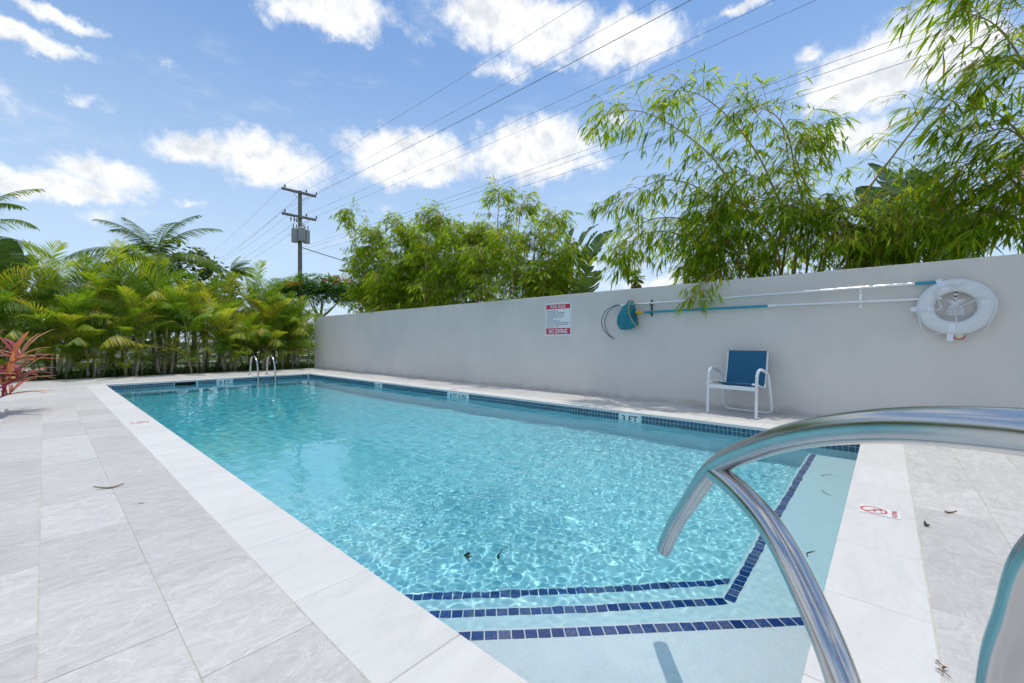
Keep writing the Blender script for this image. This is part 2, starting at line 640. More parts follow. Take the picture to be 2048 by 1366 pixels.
# far wall with the skimmer mouth cut out
SKX0, SKX1, SKZ0, SKZ1 = 2.22, 2.66, -0.20, -0.045
zf = floor_z(PY1)
o = len(V)
V += [(PX0, PY1, TOPZ), (SKX0, PY1, TOPZ), (SKX1, PY1, TOPZ), (PX1, PY1, TOPZ), (PX0, PY1, zf), (SKX0, PY1, zf), (SKX1, PY1, zf), (PX1, PY1, zf),
      (SKX0, PY1, SKZ1), (SKX1, PY1, SKZ1), (SKX0, PY1, SKZ0), (SKX1, PY1, SKZ0)]
F += [tuple(o + i for i in f) for f in [(0, 1, 5, 4), (2, 3, 7, 6), (1, 2, 9, 8), (10, 11, 6, 5)]]
basin.add(V, F)
pool = structure(basin.build('pool_basin', M['plaster']))
sk = MB()
sk.add([(SKX0, PY1, SKZ0), (SKX1, PY1, SKZ0), (SKX1, PY1, SKZ1), (SKX0, PY1, SKZ1), (SKX0, PY1 + .25, SKZ0), (SKX1, PY1 + .25, SKZ0), (SKX1, PY1 + .25, SKZ1), (SKX0, PY1 + .25, SKZ1)],
       [(0, 1, 5, 4), (1, 2, 6, 5), (2, 3, 7, 6), (3, 0, 4, 7), (4, 5, 6, 7)])
sk.build('skimmer_mouth', M['black'], pool)

# steps in the near corner, with the bench along the near wall


def prism(poly, z0, z1, name, parent, mat, bevel=0.0):
    b = MB()
    n = len(poly)
    b.add([(x, y, z0) for x, y in poly] + [(x, y, z1) for x, y in poly],
          [tuple(range(n, 2 * n))] + [(i, (i + 1) % n, n + (i + 1) % n, n + i) for i in range(n)])
    ob = b.build(name, mat, parent)
    if bevel:
        md = ob.modifiers.new('bevel', 'BEVEL')
        md.width = bevel
        md.segments = 3
        md.limit_method = 'ANGLE'
    return ob


SX, SY = PX0 - .02, PY0 - .02
S1, S2, S3 = 2.47, 2.93, 3.43          # x + y of the diagonal step edges
BY = 0.63                             # edge of the bench
Z1, Z2, Z3 = -0.25, -0.48, -0.74
prism([(SX, SY), (S1 - SY, SY), (SX, S1 - SX)], -1.3, Z1, 'step', pool, M['plaster'], .012)
prism([(SX, SY), (PX1 + .02, SY), (PX1 + .02, BY), (S2 - BY, BY), (SX, S2 - SX)], -1.3, Z2, 'step', pool, M['plaster'], .012)
prism([(SX, SY), (S3 - SY, SY), (SX, S3 - SX)], -1.3, Z3, 'step', pool, M['plaster'], .012)

# nosing tiles
nt_b = MB()
nt_b.slab((-.0245, -.0245, -.004), (.0245, .0245, .005), .003)
nose_me = nt_b.mesh('nosing_tile')
nose_me.materials.append(M['steptile'])


def nosing(p0, p1, z, pitch=.0545):
    p0, p1 = Vector(p0), Vector(p1)
    d = p1 - p0
    n = max(1, int(d.length / pitch))
    a = math.atan2(d.y, d.x)
    for i in range(n):
        p = p0 + d.normalized() * (pitch * (i + .5))
        link('nosing_tile', nose_me, pool, (p.x, p.y, z + .0005), (0, 0, a + rnd.uniform(-.02, .02)))


q = .7071
IN = .045                                # tile centre, in from the step edge


def diag(S, z, x_lo, x_hi):
    s = S - IN / q
    nosing((x_lo, s - x_lo), (x_hi, s - x_hi), z)


diag(S1, Z1, PX0 + .01, S1 - IN / q - PY0 - .01)
diag(S2, Z2, PX0 + .01, S2 - IN / q - (BY - IN) - .01)
diag(S3, Z3, PX0 + .01, S3 - IN / q - BY - .01)
nosing((S2 - IN / q - (BY - IN), BY - IN, 0), (PX1 - .01, BY - IN, 0), Z2)

# coping slabs
cop_b = MB()
cop_b.slab((-.5, -.5, -.5), (.5, .5, .5), .0)


def coping_run(axis, fixed, a0, a1, length=.61):
    n = max(1, round((a1 - a0) / length))
    L = (a1 - a0) / n
    b = MB()
    w = CW / 2 - .0012
    b.slab((-w, -L / 2 + .0012, -.034), (w, L / 2 - .0012, 0), .003)
    me = b.mesh('coping_slab')
    me.materials.append(M['coping'])
    # underside, seen from the water
    for i in range(n):
        c = a0 + L * (i + .5)
        loc = (fixed, c, rnd.uniform(-.0006, .0006)) if axis == 'y' else (c, fixed, rnd.uniform(-.0006, .0006))
        link('coping_slab', me, pool, loc, (0, 0, (0 if axis == 'y' else R(90)) + (math.pi if rnd.random() < .5 else 0)))


coping_run('y', PX0 - CW / 2 + .001, PY0 - CW, PY1 + CW)
coping_run('y', PX1 + CW / 2 - .001, PY0 - CW, PY1 + CW)
coping_run('x', PY0 - CW / 2 + .001, PX0, PX1)
coping_run('x', PY1 + CW / 2 - .001, PX0, PX1)

# waterline tiles
TP = .05
tb = MB()
tb.slab((-.0228, -.0228, -.004), (.0228, .0228, .0065), .0025)
wl_me = tb.mesh('waterline_tile')
wl_me.materials.append(M['wltile'])
rest = MB()
ROWZ = [-.0585, -.1085, -.1585]
MARKS_R = [(9.27, 9.60), (6.10, 6.75), (2.55, 2.88)]      # depth markers on the wall side, along y
MARKS_F = [(3.13, 3.47)]                                # and on the far wall, along x
rotR = Matrix.Rotation(R(-90), 4, 'Y')                  # tile face towards -x
rotF = Matrix.Rotation(R(90), 4, 'X')                   # tile face towards -y


def add_rest(mtx):
    for (vs, fs) in ((tb.v, tb.f),):
        rest.add([mtx @ Vector(p) for p in vs], fs)


cnt = 0
ny = int((PY1 - PY0) / TP)
for i in range(ny):
    y = PY0 + TP * (i + .5)
    for k, z in enumerate(ROWZ):
        mk = any(a - .01 < y < b_ + .01 for a, b_ in MARKS_R)
        if not (mk and True):
            if k < 2 and cnt < 300:
                link('waterline_tile', wl_me, pool, (PX1, y, z), rotR.to_euler())
                cnt += 1
            else:
                add_rest(Matrix.Translation((PX1, y, z)) @ rotR)
        add_rest(Matrix.Translation((PX0, y, z)) @ Matrix.Rotation(R(90), 4, 'Y'))
nx = int((PX1 - PX0) / TP)
for i in range(nx):
    x = PX0 + TP * (i + .5)
    for k, z in enumerate(ROWZ):
        if not any(a - .01 < x < b_ + .01 for a, b_ in MARKS_F) and not (SKX0 - .02 < x < SKX1 + .02):
            add_rest(Matrix.Translation((x, PY1, z)) @ rotF)
        add_rest(Matrix.Translation((x, PY0, z)) @ Matrix.Rotation(R(-90), 4, 'X'))
stuff(rest.build('waterline_tiling', M['wltile'], pool))
# grout bed behind the tiles
gb = MB()
gz0, gz1 = -.184, -.034
gb.box((PX1 - .004, PY0, gz0), (PX1 + .01, PY1, gz1))
gb.box((PX0 - .01, PY0, gz0), (PX0 + .004, PY1, gz1))
gb.box((PX0 + .004, PY1 - .004, gz0), (SKX0, PY1 + .01, gz1))
gb.box((SKX1, PY1 - .004, gz0), (PX1 - .004, PY1 + .01, gz1))
gb.box((PX0 + .004, PY0 - .01, gz0), (PX1 - .004, PY0 + .004, gz1))
gb.build('tile_grout', M['tilegrout'], pool)


# writing: built-in lettering turned into flat mesh
def text_mesh(body, w, h, bold=0.0, align='CENTER'):
    cu = bpy.data.curves.new('lettering', 'FONT')
    cu.body = body
    cu.offset = bold
    cu.resolution_u = 3
    ob = bpy.data.objects.new('lettering', cu)
    COL.objects.link(ob)
    bpy.context.view_layer.update()
    me = bpy.data.meshes.new_from_object(ob.evaluated_get(bpy.context.evaluated_depsgraph_get()))
    bpy.data.objects.remove(ob)
    n = len(me.vertices)
    co = np.empty(n * 3)
    me.vertices.foreach_get('co', co)
    co = co.reshape(-1, 3)
    lo, hi = co.min(0), co.max(0)
    sy = h / (hi[1] - lo[1])
    sx = w / (hi[0] - lo[0]) if w else sy
    co[:, 0] = (co[:, 0] - (lo[0] + hi[0]) / 2) * sx if align == 'CENTER' else (co[:, 0] - lo[0]) * sx
    co[:, 1] = (co[:, 1] - (lo[1] + hi[1]) / 2) * sy
    me.vertices.foreach_set('co', co.ravel())
    me.materials.clear()
    me.update()
    return me


def marker(text, mtx, w, h=.1475):
    b = MB()
    b.slab((-w / 2 + .002, -h / 2, -.004), (w / 2 - .002, h / 2, .0068), .0025)
    ob = b.build('depth_marker', M['marker'], pool)
    ob.matrix_world = mtx
    me = text_mesh(text, w * .74, .085, .012)
    me.materials.append(M['black'])
    t = link('lettering', me, ob, (0, .012, .0076))


mrot = Matrix(((0, 0, -1, 0), (-1, 0, 0, 0), (0, 1, 0, 0), (0, 0, 0, 1)))   # text x -> -y, text y -> z, face -> -x
for (a, b_), s in zip(MARKS_R, ['6 FT', '4 FT 6 IN', '3 FT']):
    marker(s, Matrix.Translation((PX1, (a + b_) / 2, -.1085)) @ mrot, b_ - a)
for (a, b_), s in zip(MARKS_F, ['6 FT']):
    marker(s, Matrix.Translation(((a + b_) / 2, PY1, -.1085)) @ rotF, b_ - a)


# water: a closed body with a rippled surface
def build_water():
    x = np.arange(PX0 - .01, PX1 + .0101, .0088)
    yl = [PY0 - .01]
    while yl[-1] < PY1 + .01:
        y_ = yl[-1]
        yl.append(y_ + (.0088 if y_ < 4.2 else min(.034, .0088 + (y_ - 4.2) * .006)))
    y = np.array(yl)
    X, Y = np.meshgrid(x, y)
    rs = np.random.RandomState(5)
    H = np.zeros_like(X)
    # slowly varying strength of the ripples
    def lf(sx, sy, ph):
        return np.sin(X * sx + Y * sy + ph)
    amp = .75 + .22 * lf(.9, .35, 1.) + .18 * lf(-.6, .8, 2.2) + .15 * lf(1.7, -1.1, .4)
    spot = .6 * np.exp(-(((X - 2.55) / .75) ** 2 + ((Y - 2.55) / .8) ** 2))
    near = np.clip(1.15 - (Y - 3) * .07, .45, 1.15)
    calm = np.clip(((X + Y) - 2.3) / 1.3, .18, 1.0)
    calm = np.minimum(calm, np.clip((Y - .2) / .7, .3, 1))
    amp = (amp * near + spot) * calm
    fade = np.clip((6.0 - Y) / 2.2, 0, 1)           # the finest ripples only where the mesh can carry them
    for i in range(76):
        lam = .046 * (6.5 ** (rs.rand() ** 1.8)) if i < 58 else rs.uniform(.4, 1.1)
        k = 2 * math.pi / lam
        th = rs.rand() * 2 * math.pi
        ph = rs.rand() * 2 * math.pi
        slope = .0085 if lam < .4 else .0045
        w = np.cos(k * (X * math.cos(th) + Y * math.sin(th)) + ph + .6 * np.sin(X * 2.1 * math.cos(th + 1) + Y * 1.7 + ph))
        H += slope / k * w * (fade if lam < .11 else 1.0)
    Z = WZ + H * amp
    nyy, nxx = X.shape
    co = np.stack([X, Y, Z], -1).reshape(-1, 3)
    idx = np.arange(nyy * nxx).reshape(nyy, nxx)
    quads = np.stack([idx[:-1, :-1], idx[:-1, 1:], idx[1:, 1:], idx[1:, :-1]], -1).reshape(-1, 4)
    ring = np.concatenate([idx[0, :], idx[1:, -1], idx[-1, -2::-1], idx[-2:0:-1, 0]])
    low = co[ring].copy()
    low[:, 2] = -2.3
    base = len(co)
    m = len(ring)
    lows = base + np.arange(m)
    nxt = np.roll(np.arange(m), -1)
    side = np.stack([ring, lows, lows[nxt], ring[nxt]], -1)
    co = np.concatenate([co, low])
    me = bpy.data.meshes.new('pool_water')
    faces_q = np.concatenate([quads, side])
    nq = len(faces_q)
    me.vertices.add(len(co))
    me.vertices.foreach_set('co', co.ravel())
    loops = np.concatenate([faces_q.ravel(), lows[::-1]])
    me.loops.add(len(loops))
    me.loops.foreach_set('vertex_index', loops.astype(np.int32))
    me.polygons.add(nq + 1)
    starts = np.concatenate([np.arange(nq) * 4, [nq * 4]])
    me.polygons.foreach_set('loop_start', starts.astype(np.int32))
    sm = np.zeros(nq + 1, dtype=bool)
    sm[:len(quads)] = True
    me.polygons.foreach_set('use_smooth', sm)
    me.update(calc_edges=True)
    me.validate()
    me.materials.append(M['water'])
    return structure(link('pool_water', me))


water = build_water()
water.cycles.is_caustics_caster = True
for ob in [pool] + list(pool.children):
    ob.cycles.is_caustics_receiver = True

# ------------------------------------------------------------------ deck and ground
DX0 = -0.95
PW, PL = .325, .65
grt = MB()
gz = -.012


def frame_sheet(b, z, x0, x1, y0, y1, hx0, hx1, hy0, hy1):
    b.add([(x0, y0, z), (x1, y0, z), (x1, y1, z), (x0, y1, z), (hx0, hy0, z), (hx1, hy0, z), (hx1, hy1, z), (hx0, hy1, z)],
          [(0, 1, 5, 4), (1, 2, 6, 5), (2, 3, 7, 6), (3, 0, 4, 7)])


frame_sheet(grt, -.0042, DX0, WALLX + .1, -3.2, 16.2, PX0 - .02, PX1 + .02, PY0 - .02, PY1 + .02)
deck = structure(grt.build('pool_deck', M['grout']))
paver_meshes = {}
pav_rest = MB()
npav = 0


def paver(x0, x1, y0, y1, single=True):
    global npav
    w, l = x1 - x0, y1 - y0
    j = .0012
    z = rnd.uniform(-.0022, -.0008)
    if single and npav < 300:
        key = (round(w, 3), round(l, 3))
        if key not in paver_meshes:
            b = MB()
            jx, jy = (j, .0007) if l > w else (.0007, j)
            b.slab((-w / 2 + jx, -l / 2 + jy, -.02), (w / 2 - jx, l / 2 - jy, 0), .0012)
            me = b.mesh('paver')
            me.materials.append(M['paver'])
            paver_meshes[key] = me
        link('paver', paver_meshes[key], deck, ((x0 + x1) / 2, (y0 + y1) / 2, z), (rnd.uniform(-.0012, .0012), rnd.uniform(-.0012, .0012), 0))
        npav += 1
    else:
        pav_rest.slab((x0 + .0012, y0 + .0012, -.02), (x1 - .0012, y1 - .0012, z), .0012)


def rows_y(xs, y0, y1, phase, single=True):
    for k in range(len(xs) - 1):
        y = y0 - PL
        y += ((phase + (k % 2) * PL / 2 - y) % PL)
        edges = [y0] + [y + i * PL for i in range(60) if y0 + .02 < y + i * PL < y1 - .02] + [y1]
        for a, b_ in zip(edges, edges[1:]):
            paver(xs[k], xs[k + 1], a, b_, single and b_ > -1.2)


def rows_x(ys_, x0, x1, phase, single=True):
    for k in range(len(ys_) - 1):
        x = x0 - PL
        x += ((phase + (k % 2) * PL / 2 - x) % PL)
        edges = [x0] + [x + i * PL for i in range(60) if x0 + .02 < x + i * PL < x1 - .02] + [x1]
        for a, b_ in zip(edges, edges[1:]):
            paver(a, b_, ys_[k], ys_[k + 1], single)


xo = PX0 - CW
rows_y([xo - PW * i for i in (0, 1, 2, 3, 4)][::-1], -3.2, 16.2, 1.52 + .325)
rows_x([PY0 - CW - PW * i for i in (2, 1, 0)], xo, WALLX, 3.2)
rows_y([PX1 + CW + (WALLX - PX1 - CW) / 3 * i for i in range(4)], PY0 - CW, 16.2, .3)
rows_y([DX0, xo - PW * 4], -3.2, 16.2, 1.52, False)
rows_x([PY0 - CW - PW * i for i in range(9, 1, -1)], xo, WALLX, 3.2, False)
rows_x([PY1 + CW + (16.2 - PY1 - CW) / 7 * i for i in range(8)], xo, PX1 + CW, .6, False)
stuff(pav_rest.build('outer_paving', M['paver'], deck))

# wall
wb = MB()
wb.box((WALLX, -9, -.05), (WALLX + .2, WALLY1, WALLH))
wall = wb.build('boundary_wall', M['wall'])
md = wall.modifiers.new('bevel', 'BEVEL')
md.width = .008
md.segments = 2
tag(wall, 'long smooth grey rendered boundary wall running beside the pool', 'wall')

# ------------------------------------------------------------------ garden ground
def mat_ground():
    m, nt, b = material('ground_gravel_and_grass')
    ge = nt.new('ShaderNodeNewGeometry')
    p = ge.outputs['Position']
    n = nt.noise(p, 0.35, 6, 0.6)
    n2 = nt.noise(p, 30.0, 5, 0.7)
    grav = nt.ramp(n2, [(.3, (.30, .28, .25)), (.7, (.50, .48, .44))])
    grass = nt.ramp(n2, [(.3, (.035, .06, .015)), (.7, (.08, .12, .03))])
    c = nt.mix(nt.maprange(n, .34, .50), grav, grass)
    nt.l.new(c, b.inputs['Base Color'])
    b.inputs['Roughness'].default_value = .95
    b.inputs['Specular IOR Level'].default_value = .1
    bump_node(nt, b, n2, .6, .03)
    return m


def mat_mulch():
    m, nt, b = material('dark_mulch')
    ge = nt.new('ShaderNodeNewGeometry')
    n2 = nt.noise(nt.mapping(ge.outputs['Position'], scale=(1, 2.5, 1)), 45.0, 5, 0.7)
    nt.l.new(nt.ramp(n2, [(.3, (.02, .015, .01)), (.7, (.11, .08, .05))]), b.inputs['Base Color'])
    b.inputs['Roughness'].default_value = .95
    bump_node(nt, b, n2, .8, .03)
    return m


M['ground'] = mat_ground()
M['mulch'] = mat_mulch()
gb = MB()
frame_sheet(gb, -.06, -900, 900, -900, 900, PX0 - .3, PX1 + .3, PY0 - .3, PY1 + .3)
structure(gb.build('ground', M['ground']))
gb = MB()
gb.add([(DX0 - 6, 16.2, -.02), (9.5, 16.2, -.02), (9.5, 18.6, -.03), (DX0 - 6, 18.6, -.03)], [(0, 1, 2, 3)])
gb.add([(DX0 - 2.2, -3, -.02), (DX0, -3, -.02), (DX0, 16.2, -.02), (DX0 - 2.2, 16.2, -.02)], [(0, 1, 2, 3)])
structure(gb.build('garden_bed', M['mulch']))

# ------------------------------------------------------------------ stainless steel handrail at the near corner
FW = Vector((math.cos(CAM_AZ), math.sin(CAM_AZ), 0))
RT = Vector((math.sin(CAM_AZ), -math.cos(CAM_AZ), 0))


def rail_pt(d, z, lat=.61):
    return FW * d + RT * lat + Vector((0, 0, z))


def mat_steel():
    m, nt, b = material('stainless_steel')
    tc = nt.new('ShaderNodeTexCoord')
    n = nt.noise(tc.outputs['Object'], 6.0, 5, .6)
    n2 = nt.noise(nt.mapping(tc.outputs['Object'], scale=(1, 1, 1)), 160.0, 3, .7)
    nt.l.new(nt.ramp(n, [(.3, (.48, .48, .485)), (.7, (.57, .57, .57))]), b.inputs['Base Color'])
    b.inputs['Metallic'].default_value = 1.0
    nt.l.new(nt.maprange(n, .3, .7, .17, .24), b.inputs['Roughness'])
    spots = nt.maprange(nt.noise(tc.outputs['Object'], 90.0, 3, .7), .70, .74)
    b.inputs['Base Color'].default_value = (.65, .65, .66, 1)
    c = nt.mix(nt.math('MULTIPLY', spots, .55), nt.ramp(n, [(.3, (.48, .48, .485)), (.7, (.57, .57, .57))]), (.30, .25, .20))
    nt.l.new(c, b.inputs['Base Color'])
    return m


M['steel'] = mat_steel()
RR = .0288
hr = empty('handrail', rail_pt(.61, 0))
tag(hr, 'bent stainless steel handrail rising over the corner steps close to the camera', 'handrail')


def rail_part(name, pts, n=60, r=RR, seg=28, cap=True):
    b = MB()
    o_ = hr.location
    b.tube([p - o_ for p in spline([rail_pt(*q_) for q_ in pts], n)], r, seg, cap)
    return b.build(name, M['steel'], hr)


rail_part('top_bar', [(1.68, .167), (1.575, .305), (1.455, .4316), (1.258, .621), (1.03, .742), (.852, .814), (.667, .866), (.4986, .892), (.44, .889), (.412, .865), (.43, .82), (.4746, .7465), (.494, .666), (.511, .583), (.525, .4), (.53, .2), (.53, 0)], 150)
rail_part('brace', [(1.250, .610), (1.12, .598), (.986, .562), (.876, .487), (.771, .371), (.715, .22), (.70, .1), (.70, 0)], 70)
for d_ in (.53, .70):
    b = MB()
    b.lathe([(.0, .016), (.034, .016), (.058, .008), (.062, .0), (.062, -.004)], 28)
    ob = b.build('escutcheon', M['steel'], hr)
    ob.location = rail_pt(d_, .004) - hr.location

# ------------------------------------------------------------------ pool ladder at the far end
lad = empty('pool_ladder', (4.32, 13.9, 0))
tag(lad, 'stainless steel pool ladder with two curved rails at the far end', 'ladder')
for sx in (-.225, .225):
    b = MB()
    pts = [(sx, .22, 0), (sx, .20, .25), (sx, .15, .46), (sx, .03, .56), (sx, -.16, .56), (sx, -.34, .44), (sx, -.44, .22), (sx, -.475, -.05), (sx, -.475, -.6), (sx, -.475, -1.25)]
    b.tube(spline(pts, 60), .024, 14)
    b.build('rail', M['steel'], lad)
    b = MB()
    b.lathe([(.0, .014), (.03, .014), (.052, .008), (.056, 0)], 20, (sx, .22, 0))
    b.build('escutcheon', M['steel'], lad)
M['tread'] = simple('white_plastic', (.75, .75, .73), .4)
for z in (-.45, -.75, -1.05):
    b = MB()
    b.slab((-.22, -.51, z - .03), (.22, -.43, z), .006)
    b.build('tread', M['tread'], lad)

# ------------------------------------------------------------------ pool rules sign
M['signwhite'] = simple('sign_white', (.72, .76, .78), .35)
M['signred'] = simple('sign_red', (.52, .012, .045), .35, var=.05)
M['signblue'] = simple('sign_navy_print', (.02, .035, .09), .5)
SGX, SY0, SY1, SZ0, SZ1 = WALLX - .004, 4.575, 5.205, 1.118, 1.772
sg = empty('pool_rules_sign', (WALLX, (SY0 + SY1) / 2, SZ0))
tag(sg, 'white sign with red POOL RULES and NO DIVING bands on the grey wall', 'sign')
sg_m = Matrix.Translation((0, 0, 0)) @ mrot          # local: x to the viewer's right, y up, z out of the wall
SW, SH = SY1 - SY0, SZ1 - SZ0


def sign_part(name, me, x, y, z, mat=None):
    ob = link(name, me, sg)
    ob.matrix_local = mrot @ Matrix.Translation((x, y, z))
    if mat:
        me.materials.append(mat)
    return ob


def rect(w, h, t):
    b = MB()
    b.slab((-w / 2, -h / 2, 0), (w / 2, h / 2, t), min(.001, t / 2))
    return b.mesh('panel')


sign_part('board', rect(SW, SH, .004), 0, SH / 2, 0, M['signwhite'])
sign_part('red_band', rect(SW - .05, .092, .001), 0, SH - .075, .0045, M['signred'])
sign_part('red_band', rect(SW - .05, .122, .001), 0, .088, .0045, M['signred'])
for sx in (-1, 1):
    sign_part('border', rect(.004, SH - .05, .001), sx * (SW / 2 - .026), SH / 2, .0042, M['signred'])
sign_part('lettering', text_mesh('POOL RULES', .36, .062, .02), 0, SH - .075, .0063, M['signwhite'])
sign_part('lettering', text_mesh('NO DIVING', .45, .092, .024), 0, .088, .0063, M['signwhite'])
LINES = ['SHOWER BEFORE ENTERING', 'NO GLASS OR ANIMALS IN THE FENCED POOL', 'AREA OR 50 FEET UNFENCED POOL', 'NO FOOD OR BEVERAGES IN POOL OR ON', 'POOL WET DECK',
         'MAXIMUM WATER DEPTH IS 6 FT', 'DO NOT USE THE POOL IF YOU ARE ILL WITH DIARRHEA', 'DO NOT SWALLOW THE WATER IT IS RECIRCULATED', 'BATHING LOAD ___ PERSONS', 'POOL HOURS ___ A.M. TO ___ P.M.']
WID = [.27, .44, .42, .41, .155, .33, .535, .505, .29, .335]
for i, (s, w) in enumerate(zip(LINES, WID)):
    sign_part('lettering', text_mesh(s, w, .0225, .012, 'LEFT'), -SW / 2 + .045, SH - .16 - i * .0395, .0052, M['signblue'])

# ------------------------------------------------------------------ the two poles on the wall
M['alu'] = simple('satin_aluminium', (.82, .82, .83), .28, .85)
M['aqua'] = simple('aqua_plastic_grip', (.01, .30, .40), .35, var=.06)
M['hoopblue'] = simple('dark_blue_plastic', (.01, .055, .14), .35)
M['yellow'] = simple('yellow_plastic', (.75, .50, .03), .4)
M['whiteplastic'] = simple('white_plastic_fitting', (.78, .78, .78), .4)
M['dark'] = simple('dark_bracket', (.05, .05, .055), .5)
PXP = WALLX - .055


def net_mat():
    m, nt, b = material('blue_mesh_net')
    out = nt.n['Material Output']
    b.inputs['Base Color'].default_value = (.012, .27, .36, 1)
    b.inputs['Roughness'].default_value = .6
    tr = nt.new('ShaderNodeBsdfTransparent')
    tl = nt.new('ShaderNodeBsdfTranslucent')
    tl.inputs['Color'].default_value = (.01, .33, .45, 1)
    m1 = nt.new('ShaderNodeMixShader')
    m1.inputs[0].default_value = .35
    nt.l.new(b.outputs[0], m1.inputs[1])
    nt.l.new(tl.outputs[0], m1.inputs[2])
    mx = nt.new('ShaderNodeMixShader')
    mx.inputs[0].default_value = .2
    nt.l.new(m1.outputs[0], mx.inputs[1])
    nt.l.new(tr.outputs[0], mx.inputs[2])
    nt.l.new(mx.outputs[0], out.inputs['Surface'])
    return m


M['net'] = net_mat()
pa = empty('pool_pole', (PXP, 3.45, 1.64))
tag(pa, 'silver pool pole with dark blue bent hoop, upper pole on the wall', 'pole')
b = MB()
b.tube([(0, 0, 0), (0, -3.70, .0375)], .0165, 12)
b.build('shaft', M['alu'], pa)
b = MB()
b.tube([(0, -3.70, .0375), (0, -3.88, .039)], .0185, 12)
b.build('grip', M['aqua'], pa)
b = MB()
b.tube([(0, .05, -.002), (0, -.09, 0)], .019, 12)
b.build('collar', M['whiteplastic'], pa)
for k, (dy, dx) in enumerate([(0, 0), (.05, -.03)]):
    b = MB()
    b.tube(spline([(0, .03, 0), (dx, .14, -.005 + .005 * k), (dx, .28 + dy, -.09), (dx, .36 + dy, -.25), (dx, .345 + dy * .8, -.40), (dx * .6, .27 + dy * .4, -.52), (0, .17, -.60)], 30), .0065, 8)
    b.build('hoop', M['hoopblue'], pa)
pb = empty('leaf_net_pole', (PXP, 3.13, 1.498))
tag(pb, 'aqua pool pole carrying a blue leaf net, lower pole on the wall', 'pole')
b = MB()
b.tube([(0, -1.93, .004), (0, -3.6, -.006)], .0150, 12)
b.build('shaft', M['alu'], pb)
b = MB()
b.tube([(0, 0, 0), (0, -1.93, .004)], .0185, 12)
b.build('grip', M['aqua'], pb)
b = MB()
b.tube([(0, -1.89, .004), (0, -1.99, .004)], .021, 12)
b.build('collar', M['whiteplastic'], pb)
b = MB()
b.tube([(-.01, -.06, 0), (-.02, .05, .0), (-.03, .075, .0)], [.022, .030, .016], 12)
b.build('socket', M['yellow'], pb)
# rim and bag
rim = []
for i in range(28):
    a = 2 * math.pi * i / 28
    rim.append((-.10 + .145 * math.cos(a), .07 + .05 * math.sin(a) + .02 * math.cos(2 * a), -.005 + .215 * math.sin(a) * (1 if math.sin(a) > 0 else 1.1)))
b = MB()
b.tube(rim, .0045, 8, closed=True)
b.build('rim', M['yellow'], pb)
b = MB()
V, F = [], []
nr = 9
for j in range(nr):
    t = j / (nr - 1)
    sc = (1 - t ** 2.6) ** .5 if t < 1 else 0.03
    for i, p in enumerate(rim):
        c = Vector((-.10, .07, -.02))
        v_ = Vector(p) - c
        wob = 1 + .05 * math.sin(i * 1.7 + j * .9) + .03 * math.sin(i * .6 - j * 1.9)
        V.append(c + Vector((v_.x * sc * wob, v_.y * (1 - t) + .30 * t * (1 + .06 * math.sin(i * 1.3)), v_.z * sc * wob - .16 * t ** 1.3)))
n_ = len(rim)
for j in range(nr - 1):
    for i in range(n_):
        F.append((j * n_ + i, j * n_ + (i + 1) % n_, (j + 1) * n_ + (i + 1) % n_, (j + 1) * n_ + i))
b.add(V, F, True)
b.build('net_bag', M['net'], pb)
for yy, nm in ((2.95, 'left'), (.24, 'right')):
    b = MB()
    b.box((-.012, -.014, -.03), (0, .014, .25))
    for zz in (.03, .175):
        b.tube(spline([(-.012, 0, zz - .015), (-.045, 0, zz - .03), (-.078, 0, zz - .012), (-.083, 0, zz + .018)], 10), .0055, 8)
    ob = b.build('pole_bracket', [M['dark'] if nm == 'left' else M['alu']])
    ob.location = (WALLX - .0005, yy, 1.455)
    tag(ob, 'small dark hook bracket near the net holding the poles' if nm == 'left' else 'small metal hook bracket near the life ring holding the poles', 'bracket', 'pole brackets on the wall')

# ------------------------------------------------------------------ life ring
M['ringwhite'] = simple('white_ring_vinyl', (.66, .685, .70), .32, var=.05, vscale=12)
M['strap'] = simple('white_webbing', (.76, .76, .84), .75, bump=.3, bscale=300)
M['rope'] = simple('white_rope', (.74, .74, .77), .8, bump=.4, bscale=240)
M['pink'] = simple('pink_band', (.60, .07, .13), .5)
M['cream'] = simple('cream_float', (.68, .64, .50), .55, var=.1)
ringR, ringr, ringt = .240, .076, .052
lr = empty('life_ring', (WALLX - ringt - .004, -.575, 1.387))
tag(lr, 'white life ring buoy with webbing straps and rope hanging on the wall', 'life ring')
# local frame: x out towards the pool is -x; ring lies in the y-z plane; angle 0 = right in view = -y


def ring_pt(a, rr, out=0.0):
    return Vector((-out, -rr * math.cos(a), rr * math.sin(a)))


